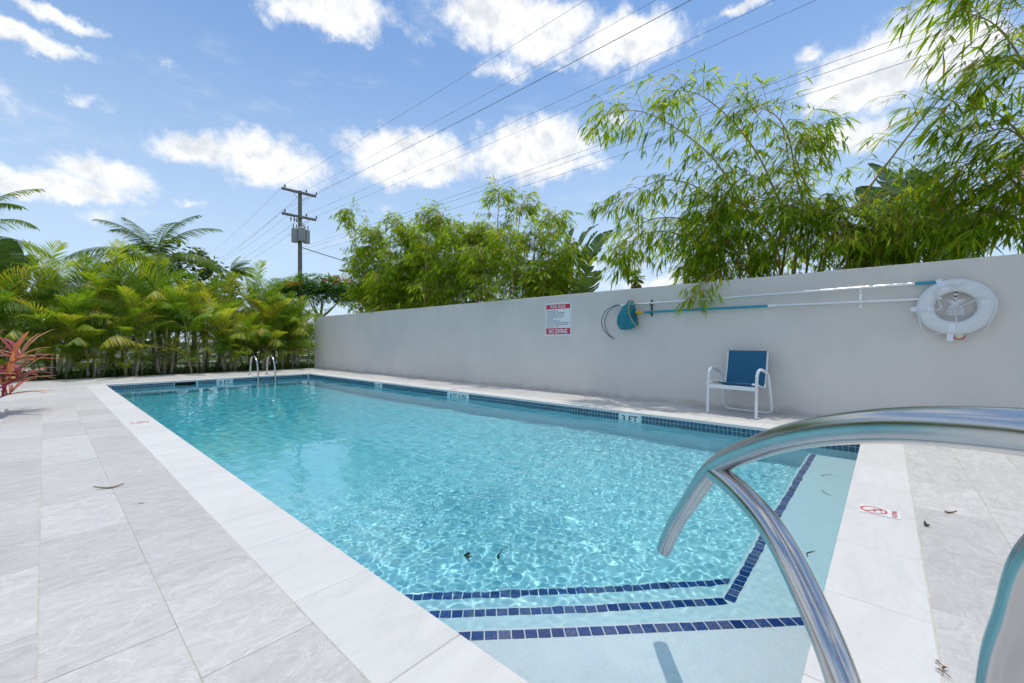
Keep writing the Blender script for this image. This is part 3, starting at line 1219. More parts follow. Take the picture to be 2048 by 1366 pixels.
b = MB()
V, F = [], []
NA, NB = 72, 20
for i in range(NA):
    a = 2 * math.pi * i / NA
    for j in range(NB):
        c = 2 * math.pi * j / NB
        e = .82
        cx = math.copysign(abs(math.cos(c)) ** e, math.cos(c))
        sy = math.copysign(abs(math.sin(c)) ** e, math.sin(c))
        V.append(ring_pt(a, ringR + ringr * cx, ringt * sy))
for i in range(NA):
    for j in range(NB):
        F.append((i * NB + j, ((i + 1) % NA) * NB + j, ((i + 1) % NA) * NB + (j + 1) % NB, i * NB + (j + 1) % NB))
b.add(V, F, True)
b.build('ring_body', M['ringwhite'], lr)
for a_deg, tail in ((113, .03), (182, .045), (263, .07), (12, .0)):
    a = R(a_deg)
    b = MB()
    V, F = [], []
    hw = .026
    ncs = 24
    tang = ring_pt(a + math.pi / 2, 1)
    ctr = ring_pt(a, ringR)
    rad = ring_pt(a, 1)
    for j in range(ncs):
        c = 2 * math.pi * j / ncs
        p = ctr + rad * (ringr + .003) * math.cos(c) + Vector((-1, 0, 0)) * (ringt + .003) * math.sin(c)
        V += [p - tang * hw, p + tang * hw]
    for j in range(ncs):
        k = (j + 1) % ncs
        F.append((2 * j, 2 * j + 1, 2 * k + 1, 2 * k))
    b.add(V, F, True)
    if tail:
        p0 = ctr + rad * (ringr - .012) + Vector((-ringt * .55, 0, 0))
        p1 = ctr + rad * (ringr + tail) + Vector((-ringt * .5, 0, 0))
        d3 = Vector((-.002, 0, 0))
        b.add([p0 - tang * hw, p0 + tang * hw, p1 + tang * hw, p1 - tang * hw, p0 - tang * hw + d3, p0 + tang * hw + d3, p1 + tang * hw + d3, p1 - tang * hw + d3],
              [(0, 3, 2, 1), (4, 5, 6, 7), (0, 1, 5, 4), (1, 2, 6, 5), (2, 3, 7, 6), (3, 0, 4, 7)])
    b.build('strap', M['strap'], lr)


def rope(pts, n=40, r=.0048, name='rope'):
    b = MB()
    b.tube(spline(pts, n), r, 7)
    return b.build(name, M['rope'], lr)


def L(yv, zv, out):
    """yv to the viewer's right, zv up, out of the wall"""
    return Vector((-out, -yv, zv))


rope([L(-.315, -.02, .06), L(-.30, -.09, .055), L(-.285, -.17, .05), L(-.27, -.25, .02), L(-.215, -.31, .0), L(-.15, -.30, .0), L(-.06, -.255, .05)])
rope([L(.305, .04, .06), L(.29, -.06, .06), L(.26, -.16, .055), L(.235, -.24, .03), L(.17, -.295, .0), L(.08, -.29, .0), L(.02, -.265, .03)])
rope([L(-.15, .22, .062), L(-.155, .12, .06), L(-.13, .06, .03), L(-.11, .0, .01), L(-.16, -.04, .03), L(-.24, -.03, .062), L(-.305, .01, .062)])
rope([L(-.01, .22, .06), L(.0, .12, .03), L(.0, .03, .01), L(.06, .015, .01), L(.14, .06, .04), L(.22, .085, .062), L(.295, .055, .06)])
rope([L(-.13, .225, .06), L(-.06, .245, .06), L(.0, .235, .062), L(.06, .25, .055)])
rope([L(.0, -.06, .01), L(.005, -.12, .02), L(.005, -.18, .05)])
b = MB()
for k in range(9):
    t = (k - 4) / 4
    b.tube(spline([L(-.02 + .004 * k, .035, .01), L(.0 + t * .05, -.01, .02 + .006 * (k % 3)), L(.0 + t * .06, -.07 - .012 * (1 - t * t), .02 + .005 * (k % 2)), L(t * .05 + .012, -.085, .015), L(t * .03, -.03, .012), L(-.01, .02, .012)], 22), .0048, 6)
    b.tube(spline([L(-.01, .02, .012), L(t * .05, .075, .02 + .004 * (k % 3)), L(t * .055 + .01, .06, .012), L(.0, .015, .015)], 14), .0048, 6)
b.tube([L(.032 * math.cos(x_), .012 + .004 * math.sin(2 * x_), .018 + .016 * math.sin(x_)) for x_ in [i * .45 for i in range(15)]], .005, 6)
b.build('rope_coil', M['rope'], lr)
b = MB()
for k in range(7):
    z = .19 - k * .022
    b.add([L(-.010, z, .058 - k * .006), L(.010, z, .058 - k * .006), L(.010, z - .018, .055 - k * .006), L(-.010, z - .018, .055 - k * .006),
           L(-.010, z, .054 - k * .006), L(.010, z, .054 - k * .006), L(.010, z - .018, .051 - k * .006), L(-.010, z - .018, .051 - k * .006)],
          [(0, 3, 2, 1), (4, 5, 6, 7), (0, 1, 5, 4), (1, 2, 6, 5), (2, 3, 7, 6), (3, 0, 4, 7)], mat=k % 2)
b.build('hanging_hook', [M['alu'], M['dark']], lr)
b = MB()
b.lathe([(0.001, -.042), (.03, -.034), (.042, 0), (.03, .034), (.001, .042)], 18, (-.0, -.03, -.315))
b.build('float', M['cream'], lr)
b = MB()
b.tube([L(.03 + .045 * math.cos(x_), -.325 + .038 * math.sin(x_), .012) for x_ in [math.pi + i * math.pi / 12 for i in range(13)]], .006, 8)
b.build('float_band', M['pink'], lr)

# ------------------------------------------------------------------ sling chair
M['chairframe'] = simple('white_powder_coat', (.70, .73, .75), .35)


def sling_mat():
    m, nt, b = material('blue_sling_fabric')
    out = nt.n['Material Output']
    tc = nt.new('ShaderNodeTexCoord')
    w = nt.noise(nt.mapping(tc.outputs['Object'], scale=(90, 90, 14)), 6, 2, .5)
    c = nt.ramp(w, [(.3, (.014, .155, .29)), (.7, (.026, .21, .37))])
    nt.l.new(c, b.inputs['Base Color'])
    b.inputs['Roughness'].default_value = .6
    tl = nt.new('ShaderNodeBsdfTranslucent')
    tl.inputs['Color'].default_value = (.06, .28, .46, 1)
    mx = nt.new('ShaderNodeMixShader')
    mx.inputs[0].default_value = .35
    nt.l.new(b.outputs[0], mx.inputs[1])
    nt.l.new(tl.outputs[0], mx.inputs[2])
    nt.l.new(mx.outputs[0], out.inputs['Surface'])
    return m


M['sling'] = sling_mat()
ch = empty('patio_chair', (6.16, 1.56, 0), (0, 0, R(-90) + R(-9.5)))
tag(ch, 'white framed patio chair with blue sling seat standing by the wall', 'chair')
HWD = .315
# local axes: x to the sitter's left... y towards the back, z up
b = MB()
side = [(0, 0), (.012, .25), (.025, .48), (.045, .575), (.095, .62), (.17, .625), (.30, .59), (.385, .545), (.43, .45), (.47, .28), (.505, .10)]
for sx in (-1, 1):
    b = MB()
    b.tube(spline([(sx * HWD, y, z) for y, z in side], 60), .0185, 12)
    b.build('arm_leg', M['chairframe'], ch)
    b = MB()
    b.lathe([(.001, 0), (.0205, 0), (.0205, .02), (.001, .021)], 14, (sx * HWD, 0, 0))
    b.build('foot_cap', M['chairframe'], ch)
b = MB()
b.tube(spline([(-HWD, .505, .10), (-HWD + .004, .515, .055), (-HWD + .05, .522, .0195), (-HWD + .14, .523, .0165), (0, .523, .0165), (HWD - .14, .523, .0165), (HWD - .05, .522, .0195), (HWD - .004, .515, .055), (HWD, .505, .10)], 60), .0175, 12)
b.build('rear_bar', M['chairframe'], ch)
HS = .265
sl = [(.02, .440), (.07, .437), (.20, .415), (.32, .385), (.385, .372), (.425, .39), (.445, .44), (.47, .56), (.50, .72), (.525, .865)]
for sx in (-1, 1):
    b = MB()
    b.tube(spline([(sx * HS, y, z) for y, z in sl], 50), .0125, 10)
    b.build('sling_rail', M['chairframe'], ch)
    b = MB()
    b.tube([(sx * HS, .45, .46), (sx * HWD, .425, .46)], .012, 10)
    b.build('connector', M['chairframe'], ch)
    b = MB()
    b.tube([(sx * HS, .03, .436), (sx * HWD, .024, .44)], .012, 10)
    b.build('connector', M['chairframe'], ch)
b = MB()
b.slab((-HWD, .008, .355), (HWD, .034, .405), .004)
b.box((-HWD + .001, .009, .3545), (HWD - .001, .033, .3555))
b.build('front_rail', M['chairframe'], ch)
b = MB()
b.tube([(-HS, .44, .40), (HS, .44, .40)], .011, 10)
b.build('back_spreader', M['chairframe'], ch)


def sling_sheet(pts, sag, name):
    P = spline([(0, y, z) for y, z in pts], 24)
    b = MB()
    nx = 13
    V, F = [], []
    for i, p in enumerate(P):
        for j in range(nx):
            s = j / (nx - 1) * 2 - 1
            k = sag * (1 - s * s) * math.sin(math.pi * min(1, max(0, i / 24)))
            V.append((s * (HS - .004), p.y + k * .5, p.z - k + .006))
    for i in range(len(P) - 1):
        for j in range(nx - 1):
            F.append((i * nx + j, i * nx + j + 1, (i + 1) * nx + j + 1, (i + 1) * nx + j))
    b.add(V, F, True)
    ob = b.build(name, M['sling'], ch)
    md = ob.modifiers.new('thick', 'SOLIDIFY')
    md.thickness = .003
    return ob


sling_sheet(sl[:6], .02, 'seat_sling')
sling_sheet(sl[5:], .012, 'back_sling')

# ------------------------------------------------------------------ no-diving decals on the coping
M['decalred'] = simple('decal_red', (.62, .09, .09), .55, var=.15, vscale=200)
M['decalwhite'] = simple('decal_white', (.71, .705, .70), .5)


def decal(loc, rotz, label):
    e = empty('no_diving_decal', loc, (0, 0, rotz))
    tag(e, label, 'decal', 'no diving decals on the coping')
    b = MB()
    b.slab((-.075, -.105, -.001), (.075, .075, .0012), .0005)
    b.build('backing', M['decalwhite'], e)
    b = MB()

    def strip(pts, w):
        pts = [Vector((x, y, .0022)) for x, y in pts]
        V, F = [], []
        for i, p in enumerate(pts):
            a_ = pts[max(0, i - 1)]
            c_ = pts[min(len(pts) - 1, i + 1)]
            d_ = (c_ - a_).normalized()
            nn = Vector((-d_.y, d_.x, 0)) * w / 2
            V += [p + nn, p - nn]
        for i in range(len(pts) - 1):
            F.append((2 * i + 1, 2 * i + 3, 2 * i + 2, 2 * i))
        b.add(V, F)
    strip([(.056 * math.cos(t), .012 + .056 * math.sin(t)) for t in [i * math.pi / 24 for i in range(49)]], .011)
    strip([(-.036, .048), (.036, -.024)], .010)
    b.build('prohibition_ring', M['decalred'], e)
    b = MB()
    strip([(-.028, .004), (-.012, .010), (.006, .004), (.018, -.010)], .007)
    strip([(-.012, .010), (-.018, .028)], .006)
    strip([(.010, .000), (.026, .014)], .005)
    strip([(.022 + .006 * math.cos(t), -.016 + .006 * math.sin(t)) for t in [i * math.pi / 6 for i in range(13)]], .006)
    strip([(-.035, -.020), (-.022, -.026), (-.008, -.020), (.006, -.026), (.020, -.022)], .003)
    b.build('diver', M['decalred'], e)
    me = text_mesh('NO DIVING', .125, .024, .012)
    me.materials.append(M['decalred'])
    link('lettering', me, e, (0, -.079, .0022))


decal((3.27, PY0 - .145, .0022), 0, 'red NO DIVING decal on the coping beside the corner steps')
decal((PX0 - .15, 6.87, .0022), R(-90), 'red NO DIVING decal on the left long coping, seen from afar')
decal((PX1 + .16, 6.75, .0022), R(90), 'red NO DIVING decal on the coping along the grey wall')

# ------------------------------------------------------------------ fallen leaves
M['dryleaf'] = simple('dry_leaf', (.23, .19, .06), .7, var=.4, vscale=30)
M['brownleaf'] = simple('brown_leaf', (.16, .08, .035), .8, var=.4, vscale=40)
M['darkleaf'] = simple('wet_dark_leaf', (.03, .045, .015), .5, var=.3, vscale=40)


def ground_leaf(name, loc, length, width, ang, mat, label, curl=.02, bend=.15, cat='leaf', flat=False):
    b = MB()
    V, F = [], []
    n = 10
    for i in range(n + 1):
        t = i / n
        w = width * (math.sin(math.pi * min(1, t * 1.02 + .02)) ** .8) / 2
        x = (t - .5) * length
        y = bend * length * math.sin(math.pi * t) + .03 * length * math.sin(7 * t)
        z = .0015 + (curl * (abs(t - .45) * 1.6) ** 2 if not flat else 0)
        V += [(x, y - w, z + curl * .35), (x, y, z), (x, y + w, z + curl * .3)]
    for i in range(n):
        F += [(3 * i, 3 * i + 3, 3 * i + 4, 3 * i + 1), (3 * i + 1, 3 * i + 4, 3 * i + 5, 3 * i + 2)]
    b.add(V, F, True)
    ob = b.build(name, mat)
    md = ob.modifiers.new('thick', 'SOLIDIFY')
    md.thickness = .0012
    ob.location = loc
    ob.rotation_euler = (0, 0, ang)
    tag(ob, label, cat)
    return ob


ground_leaf('fallen_leaf', (.297, 3.97, .0), .155, .016, R(160), M['dryleaf'], 'curled yellow green bamboo leaf lying on the left deck pavers')
ground_leaf('fallen_leaf', (.401, 3.43, .0), .03, .008, R(-20), M['dryleaf'], 'tiny brown leaf scrap on the left deck pavers', .003, .08)
ground_leaf('fallen_leaf', (3.51, .90 - 1.18, .0), .06, .012, R(-60), M['brownleaf'], 'brown leaf scrap on the pavers behind the near coping', .018)
ground_leaf('fallen_leaf', (3.19, -.165, .0), .035, .018, R(30), M['darkleaf'], 'small dark crumpled leaf at the outer edge of the near coping', .02)
lt = empty('fallen_twig', (1.82, -.13, .003))
lt.scale = (.65, .65, .65)
tag(lt, 'dry brown twig with shrivelled leaves on the near coping joint', 'twig')
b = MB()
b.tube(spline([(-.05, -.02, .004), (-.02, .005, .008), (.015, -.004, .006), (.05, .018, .004)], 14), .0018, 6)
b.build('stem', M['brownleaf'], lt)
for x_, y_, a_ in ((-.03, 0, 1.2), (.0, .008, -.8), (.03, .01, .5)):
    b = MB()
    b.add([(0, 0, .004), (.018, .006, .012), (.036, 0, .006), (.018, -.006, .010)], [(0, 3, 2, 1)])
    ob = b.build('leaf', M['brownleaf'], lt)
    ob.location = (x_, y_, 0)
    ob.rotation_euler = (0, 0, a_)


def at_z(u, v, z):
    r_ = cam_ray(u, v)
    t = (z - 1.0) / r_.z
    return Vector((r_.x * t, r_.y * t, z))


ground_leaf('floating_leaf', at_z(325, 836, WZ + .004), .24, .022, R(60), M['darkleaf'], 'dark leaf floating on the water at the left side of the pool', .0, .1, flat=True)
p = at_z(1088, 1140, -1.03)
p = Vector((2.62, 2.10, 0))
ground_leaf('sunken_leaf', (2.22, 2.05, floor_z(2) + .004), .20, .014, R(35), M['darkleaf'], 'thin dark bent leaf resting on the pool floor near the steps', .004, .28, flat=True)
ground_leaf('sunken_leaf', (2.02, 2.22, floor_z(2) + .004), .06, .03, R(10), M['darkleaf'], 'small dark leaf clump on the pool floor near the steps', .004, flat=True)
ground_leaf('sunken_leaf', (3.05, .33, Z2 + .004), .11, .008, R(-15), M['brownleaf'], 'brown bamboo leaf lying on the underwater bench, middle', .003, flat=True)
ground_leaf('sunken_leaf', (4.75, .40, Z2 + .004), .15, .012, R(-30), M['brownleaf'], 'brown bamboo leaf lying on the underwater bench, far end', .003, flat=True)
ground_leaf('sunken_leaf', (4.25, .36, Z2 + .004), .13, .012, R(40), M['darkleaf'], 'dark leaf lying on the underwater bench, far half', .003, flat=True)
ground_leaf('sunken_leaf', (2.75, .30, Z2 + .004), .05, .02, R(80), M['darkleaf'], 'small dark leaf on the underwater bench, nearest to the steps', .003, flat=True)

# ------------------------------------------------------------------ utility pole and wires
M['wood'] = simple('weathered_grey_timber', (.20, .185, .165), .85, var=.3, vscale=6, bump=.5, bscale=30)
M['tank'] = simple('grey_enamel', (.40, .42, .44), .4, var=.1)
M['wire'] = simple('dark_grey_wire', (.09, .09, .10), .6)
M['porcelain'] = simple('grey_porcelain', (.12, .11, .10), .3)
POLE = Vector((13.67, 35.0, 0))
up = empty('utility_pole', POLE)
tag(up, 'tall timber utility pole with two crossarms and three grey transformers', 'utility pole')
b = MB()
b.tube([(0, 0, -.3), (0, 0, 13.05)], [.19, .14], 14)
b.build('pole_shaft', M['wood'], up)
ATT = []
for z, dy in ((12.86, -.2), (10.93, -.2)):
    b = MB()
    b.box((-1.3, dy - .06, z - .09), (1.3, dy + .06, z + .09))
    ob = b.build('crossarm', M['wood'], up)
    ob.rotation_euler = (0, R(-.6), 0)
    for sx in (-1, 1):
        b = MB()
        b.tube([(sx * .62, dy, z - .09), (0, dy + .05, z - .65)], .018, 6)
        b.build('brace', M['tank'], up)
    for x_ in (-1.2, .42, 1.22):
        b = MB()
        b.lathe([(.02, .0), (.03, .05), (.07, .09), (.035, .12), (.08, .16), (.04, .2), (.05, .25), (.0, .26)], 10, (x_, dy, z + .09 + x_ * .01))
        b.build('insulator', M['porcelain'], up)
        ATT.append(POLE + Vector((x_, dy, z + .34)))
for x_ in (-.55, -.35, -.8):
    b = MB()
    b.lathe([(.02, 0), (.06, -.05), (.03, -.1), (.07, -.16), (.03, -.22), (.05, -.32), (.0, -.34)], 10, (x_, -.3, 10.75))
    b.build('cutout_fuse', M['porcelain'], up)
for ang, zz in ((200, 9.35), (262, 9.45), (330, 9.40)):
    ca, sa = math.cos(R(ang)), math.sin(R(ang))
    c = Vector((ca * .47, sa * .45, zz))
    b = MB()
    b.lathe([(.0, -.5), (.24, -.5), (.26, -.47), (.26, .5), (.27, .52), (.24, .56), (.15, .62), (.0, .63)], 22, c)
    tk = b.build('transformer', M['tank'], up)
    b = MB()
    for k in (-.12, .12):
        b.lathe([(.03, .58), (.06, .64), (.03, .70), (.06, .76), (.03, .82), (.02, .98), (.0, .98)], 8, c + Vector((k, 0, 0)))
    b.tube([c + Vector((0, 0, .2)), Vector((0, 0, zz + .2))], .06, 8)
    b.build('bushing', M['porcelain'], tk)

wires = ['top crossarm, left insulator', 'top crossarm, middle insulator', 'top crossarm, right insulator', 'lower crossarm, left insulator', 'lower crossarm, middle insulator', 'lower crossarm, right insulator']


def wire(a, b_, sag, r, name, label, group, n=40):
    a, b_ = Vector(a), Vector(b_)
    pts = []
    for i in range(n + 1):
        t = i / n
        p = a.lerp(b_, t)
        p.z -= sag * 4 * t * (1 - t)
        pts.append(p)
    m = MB()
    m.tube(pts, r, 5)
    ob = m.build(name, M['wire'])
    tag(ob, label, 'wire', group)


for a, s in zip(ATT, wires):
    wire(a, (a.x, -18, a.z - .1), .35, .006, 'power_line', 'power line towards the camera from the ' + s, 'power lines')
    wire(a, (a.x + 3.7, 86, a.z), .5, .008, 'power_line', 'power line leading away to the left from the ' + s, 'power lines')
for k, dz in enumerate((0, -.22, -.62)):
    a = POLE + Vector((.1, -.2, 8.55 + dz))
    wire(a, (a.x, -18, a.z), .25, .006, 'telephone_line', ['topmost', 'middle', 'lowest'][k] + ' telephone line from the pole below the transformers', 'telephone lines')
wire(POLE + Vector((.1, -.2, 8.5)), POLE + Vector((14, -3, 6.6)), .35, .035, 'service_cable', 'thick black service cable sagging to the right from the utility pole', 'power lines')
wire((26, 30, 5.05), (60, 18, 6.2), .2, .03, 'telephone_line', 'thin dark cable just above the wall left of the fan palm', 'telephone lines')

# street lamp whose head shows over the flame tree
sl_ = empty('street_lamp', (18.2, 33.0, 0))
tag(sl_, 'grey street lamp head showing above the flame tree', 'street lamp')
M['lampgrey'] = simple('grey_lamp_metal', (.35, .36, .37), .45, .3)
b = MB()
b.tube(spline([(0, 0, -.2), (0, 0, 5.6), (-.2, 0, 6.3), (-1.2, 0, 6.75)], 24), .06, 8)
b.build('lamp_post', M['lampgrey'], sl_)
b = MB()
b.tube([(-1.1, 0, 6.74), (-1.4, 0, 6.8), (-2.0, 0, 6.82), (-2.3, 0, 6.8)], [.05, .13, .15, .05], 10)
b.build('lamp_head', M['lampgrey'], sl_)

# ------------------------------------------------------------------ plants: leaf materials
M['areca'] = leaf_mat('areca_leaf', (.05, .105, .012), (.19, .27, .025), .5, .42, obj=True,
                      hue=[(0, (.06, .15, .018)), (.4, (.15, .27, .022)), (.75, (.30, .39, .03)), (.93, (.48, .45, .06)), (1, (.40, .27, .10))])
M['arecastem'] = simple('areca_stem', (.34, .33, .10), .5, var=.35, vscale=5)
M['arecatrunk'] = simple('areca_trunk', (.33, .30, .22), .7, var=.4, vscale=9)
M['coco'] = leaf_mat('coconut_leaf', (.04, .10, .012), (.14, .22, .03), .42, .38, obj=True)
M['bamboo'] = leaf_mat('bamboo_leaf', (.04, .10, .008), (.17, .26, .02), .62, .45,
                       hue=[(0, (.09, .19, .012)), (.4, (.21, .34, .02)), (.72, (.35, .45, .03)), (.94, (.50, .46, .05)), (1, (.45, .28, .05))])
M['culm'] = simple('bamboo_culm', (.40, .30, .08), .45, var=.3, vscale=4)
M['twig'] = simple('bamboo_twig', (.38, .28, .09), .6, var=.3, vscale=4)
M['paddle'] = leaf_mat('paddle_leaf', (.04, .085, .03), (.10, .17, .06), .35, .3, obj=True)
M['flame'] = leaf_mat('flame_tree_leaf', (.02, .075, .008), (.075, .18, .02), .4, .5)
M['orange'] = leaf_mat('orange_blossom', (.55, .06, .01), (.70, .13, .02), .3, .6)
M['grapeleaf'] = leaf_mat('sea_grape_leaf', (.03, .07, .015), (.10, .16, .03), .35, .4)
M['bark'] = simple('grey_brown_bark', (.15, .12, .09), .85, var=.35, vscale=6, bump=.5, bscale=30)
M['dead'] = leaf_mat('dead_palm_leaf', (.12, .065, .03), (.28, .17, .08), .25, .7)
M['cordyline'] = leaf_mat('cordyline_leaf', (.2, .03, .05), (.4, .1, .1), .35, .35, obj=True,
                          hue=[(0, (.20, .04, .075)), (.3, (.36, .09, .11)), (.55, (.50, .20, .14)), (.8, (.55, .32, .16)), (1, (.48, .22, .20))])
M['magenta'] = simple('magenta_stalk', (.42, .02, .11), .5)


def add_leaf(mb, p, d, up_, length, width, droop=.3, segs=3, fold=0.0):
    """a strap or lance shaped leaf: a tapering strip that bends down"""
    d = d.normalized()
    s = d.cross(up_)
    if s.length < 1e-4:
        s = d.cross(Vector((1, 0, 0)))
    s.normalize()
    prof = {2: [.35, 1.0, 0.0], 3: [.4, 1.0, .72, 0.0], 4: [.4, .95, 1.0, .6, 0.0], 6: [.35, .75, 1., .95, .75, .42, 0.]}[segs]
    V, F = [], []
    q_ = Vector(p)
    for i, w in enumerate(prof):
        if w > 0:
            V += [q_ - s * (width * w / 2), q_ + s * (width * w / 2)]
        else:
            V.append(q_.copy())
        d = (d + Vector((0, 0, -droop / segs))).normalized()
        q_ = q_ + d * (length / segs)
    for i in range(segs):
        if i < segs - 1:
            F.append((2 * i, 2 * i + 1, 2 * i + 3, 2 * i + 2))
        else:
            F.append((2 * i, 2 * i + 1, 2 * i + 2))
    mb.add(V, F, True)


def frond_mesh(name, L_, a0, a1, npair, leaf, width, vee, fwd, droop, mats, rs, stalk=.18, r0=.014, side=0.0):
    """feather palm frond growing from the origin, arching in the +x direction"""
    mb = MB()
    n = 22
    pts = [Vector((0, 0, 0))]
    for i in range(n):
        t = (i + .5) / n
        a = a0 + (a1 - a0) * t ** 1.15
        pts.append(pts[-1] + Vector((math.sin(a), side * t, math.cos(a))).normalized() * (L_ / n))
    mb.cur = .9
    mb.tube(pts, [r0 * (1 - .85 * i / n) for i in range(n + 1)], 5, mat=1)
    for k in range(npair):
        t = stalk + (1 - stalk) * (k + .5) / npair
        f = t * n
        i = min(int(f), n - 1)
        p = pts[i].lerp(pts[i + 1], f - i)
        T_ = (pts[i + 1] - pts[i]).normalized()
        side_v = Vector((0, 1, 0))
        nrm = side_v.cross(T_).normalized()
        if nrm.z < 0 and a1 < 2.0:
            nrm = -nrm
        u = (t - stalk) / (1 - stalk)
        ln = leaf * (.55 + .45 * math.sin(math.pi * (u * .85 + .12))) * (1 - .45 * u ** 4) * rs.uniform(.88, 1.08)
        fw = fwd + .7 * u
        for sgn in (-1, 1):
            mb.cur = rs.random() * .25 + .25
            d = side_v * sgn * math.cos(vee) + nrm * math.sin(vee) + T_ * fw + Vector((rs.uniform(-.08, .08), rs.uniform(-.08, .08), rs.uniform(-.08, .08)))
            add_leaf(mb, p, d, nrm, ln, width * rs.uniform(.85, 1.1), droop * rs.uniform(.7, 1.3), 3)
    me = mb.mesh(name)
    for m_ in mats:
        me.materials.append(m_)
    return me


rs = random.Random(11)
ARECA = []
for k in range(8):
    a0 = [.12, .2, .3, .42, .55, .25, .38, .7][k]
    a1 = [.8, 1.25, 1.5, 1.75, 2.0, 1.0, 2.2, 2.1][k]
    ARECA.append(frond_mesh('frond', 1.75 + .2 * (k % 3), a0, a1, 30, .50, .026, .62, .62, .35 + .12 * (k % 4), [M['areca'], M['arecastem']], rs, .2, .013, rs.uniform(-.12, .12)))


LOWF = frond_mesh('frond', 1.1, .5, 1.9, 22, .32, .022, .5, .7, .4, [M['areca'], M['arecastem']], rs, .25, .009, .1)


def areca_clump(x, y, stems, hmin, hmax, label, rs, row):
    e = empty('areca_palm', (x, y, -.03))
    tag(e, label, 'palm', 'areca palms forming the hedge')
    for s in range(stems):
        a = rs.random() * 6.283
        rr = rs.uniform(.05, .32)
        h = rs.uniform(hmin, hmax)
        lean = rs.uniform(.02, .22)
        base = Vector((rr * math.cos(a), rr * math.sin(a), -.05))
        top = base + Vector((math.cos(a) * lean * h, math.sin(a) * lean * h, h))
        mid = base.lerp(top, .5) + Vector((rs.uniform(-.05, .05), rs.uniform(-.05, .05), 0))
        mb = MB()
        r_ = rs.uniform(.026, .042)
        pts = spline([base, mid, top], 16)
        mb.tube(pts[:11], [r_ * (1 + .12 * (i % 2)) for i in range(11)], 8, mat=0)
        mb.tube(pts[10:], [r_ * (1.25 - .11 * i) for i in range(7)], 8, mat=1)
        mb.build('stem', [M['arecatrunk'], M['arecastem']], e)
        nf = rs.randint(5, 8)
        a0 = rs.random() * 6.283
        for k in range(nf):
            kind = [0, 1, 5, 2, 3, 6, 4, 7][min(7, int(k * 8 / nf + rs.random() * 1.2))]
            sc = rs.uniform(.72, 1.1) * (.8 + .2 * h / hmax)
            link('frond', ARECA[kind], e, pts[-1 - (k % 3)], (rs.uniform(-.15, .15), rs.uniform(-.15, .15), a0 + k * 2.4 + rs.uniform(-.4, .4)), sc)
    for k in range(11 if row == 0 else 4):
        a = rs.random() * 6.283
        link('frond', LOWF if k % 3 else ARECA[3 + k % 4], e, (math.cos(a) * .34, math.sin(a) * .28, rs.uniform(0, .55)), (0, 0, a + rs.uniform(-.5, .5)), rs.uniform(.7, 1.15) * (1 if k % 3 else .6))
    return e


ORD = ['first', 'second', 'third', 'fourth', 'fifth', 'sixth', 'seventh', 'eighth', 'ninth', 'tenth', 'eleventh', 'twelfth', 'thirteenth', 'fourteenth', 'fifteenth']
xs_ = [6.55 - .80 * i for i in range(12)]
for i, x in enumerate(xs_):
    hh = 1.3 + .35 * math.sin(i * 1.3 + .5) + (.45 if i in (4, 5, 6, 7) else 0) + (.3 if i >= 9 else 0)
    areca_clump(x + rs.uniform(-.12, .12), 16.85 + rs.uniform(-.2, .25), rs.randint(5, 7), .5, hh, 'areca palm in the front hedge row, ' + ORD[i] + ' from the grey wall', rs, 0)
for i, x in enumerate([6.3, 5.1, 3.9, 2.7, 1.5, .3, -.9, -2.1]):
    areca_clump(x + rs.uniform(-.15, .15), 17.95 + rs.uniform(-.2, .2), rs.randint(6, 7), 1.0, 1.95 + (.4 if 1 <= i <= 5 else .1) - (.35 if i == 0 else 0), 'areca palm in the back hedge row, ' + ORD[i] + ' from the grey wall', rs, 1)

# ------------------------------------------------------------------ taller palms behind the hedge
COCO = []
for k in range(5):
    COCO.append(frond_mesh('frond', 2.6, [.1, .35, .7, 1.0, 1.3][k], [1.2, 1.7, 2.1, 2.3, 2.5][k], 44, .62, .045, .1, .55, .9, [M['coco'], M['arecastem']], rs, .12, .022, rs.uniform(-.2, .2)))


def feather_palm(base, h, scale, nf, label, seed, wind=0.0, lean=(0, 0)):
    r_ = random.Random(seed)
    e = empty('coconut_palm', base)
    tag(e, label, 'palm', 'palms rising behind the hedge')
    mb = MB()
    top = Vector((lean[0], lean[1], h))
    pts = spline([(0, 0, -.2), (lean[0] * .3, lean[1] * .3, h * .5), top], 18)
    mb.tube(pts, [.13 - .05 * i / 18 for i in range(19)], 10)
    mb.build('trunk', M['bark'], e)
    for k in range(nf):
        kind = min(4, int(6 * k / nf + r_.random() * .8))
        link('frond', COCO[kind], e, top, (r_.uniform(-.12, .12), r_.uniform(-.12, .12), k * 2.4 + r_.uniform(-.3, .3) if wind == 0 else wind + r_.gauss(0, 1.1)), scale * r_.uniform(.85, 1.1))


def on_ray(u, v, y):
    r_ = cam_ray(u, v)
    t = y / r_.y
    return Vector((r_.x * t, y, 1 + r_.z * t))


p = on_ray(312, 515, 20.5)
feather_palm((p.x, p.y, 0), p.z - .1, .95, 20, 'tall bright green palm rising above the middle of the hedge', 3)
p = on_ray(462, 548, 33)
feather_palm((p.x, p.y, 0), p.z, .62, 14, 'small dark windblown palm right of the tall palm, far behind the hedge', 8, wind=-.6)
p = on_ray(-70, 470, 21)
feather_palm((p.x, p.y, 0), p.z, .95, 12, 'dark palm at the left edge, above the broad banana leaves', 5)

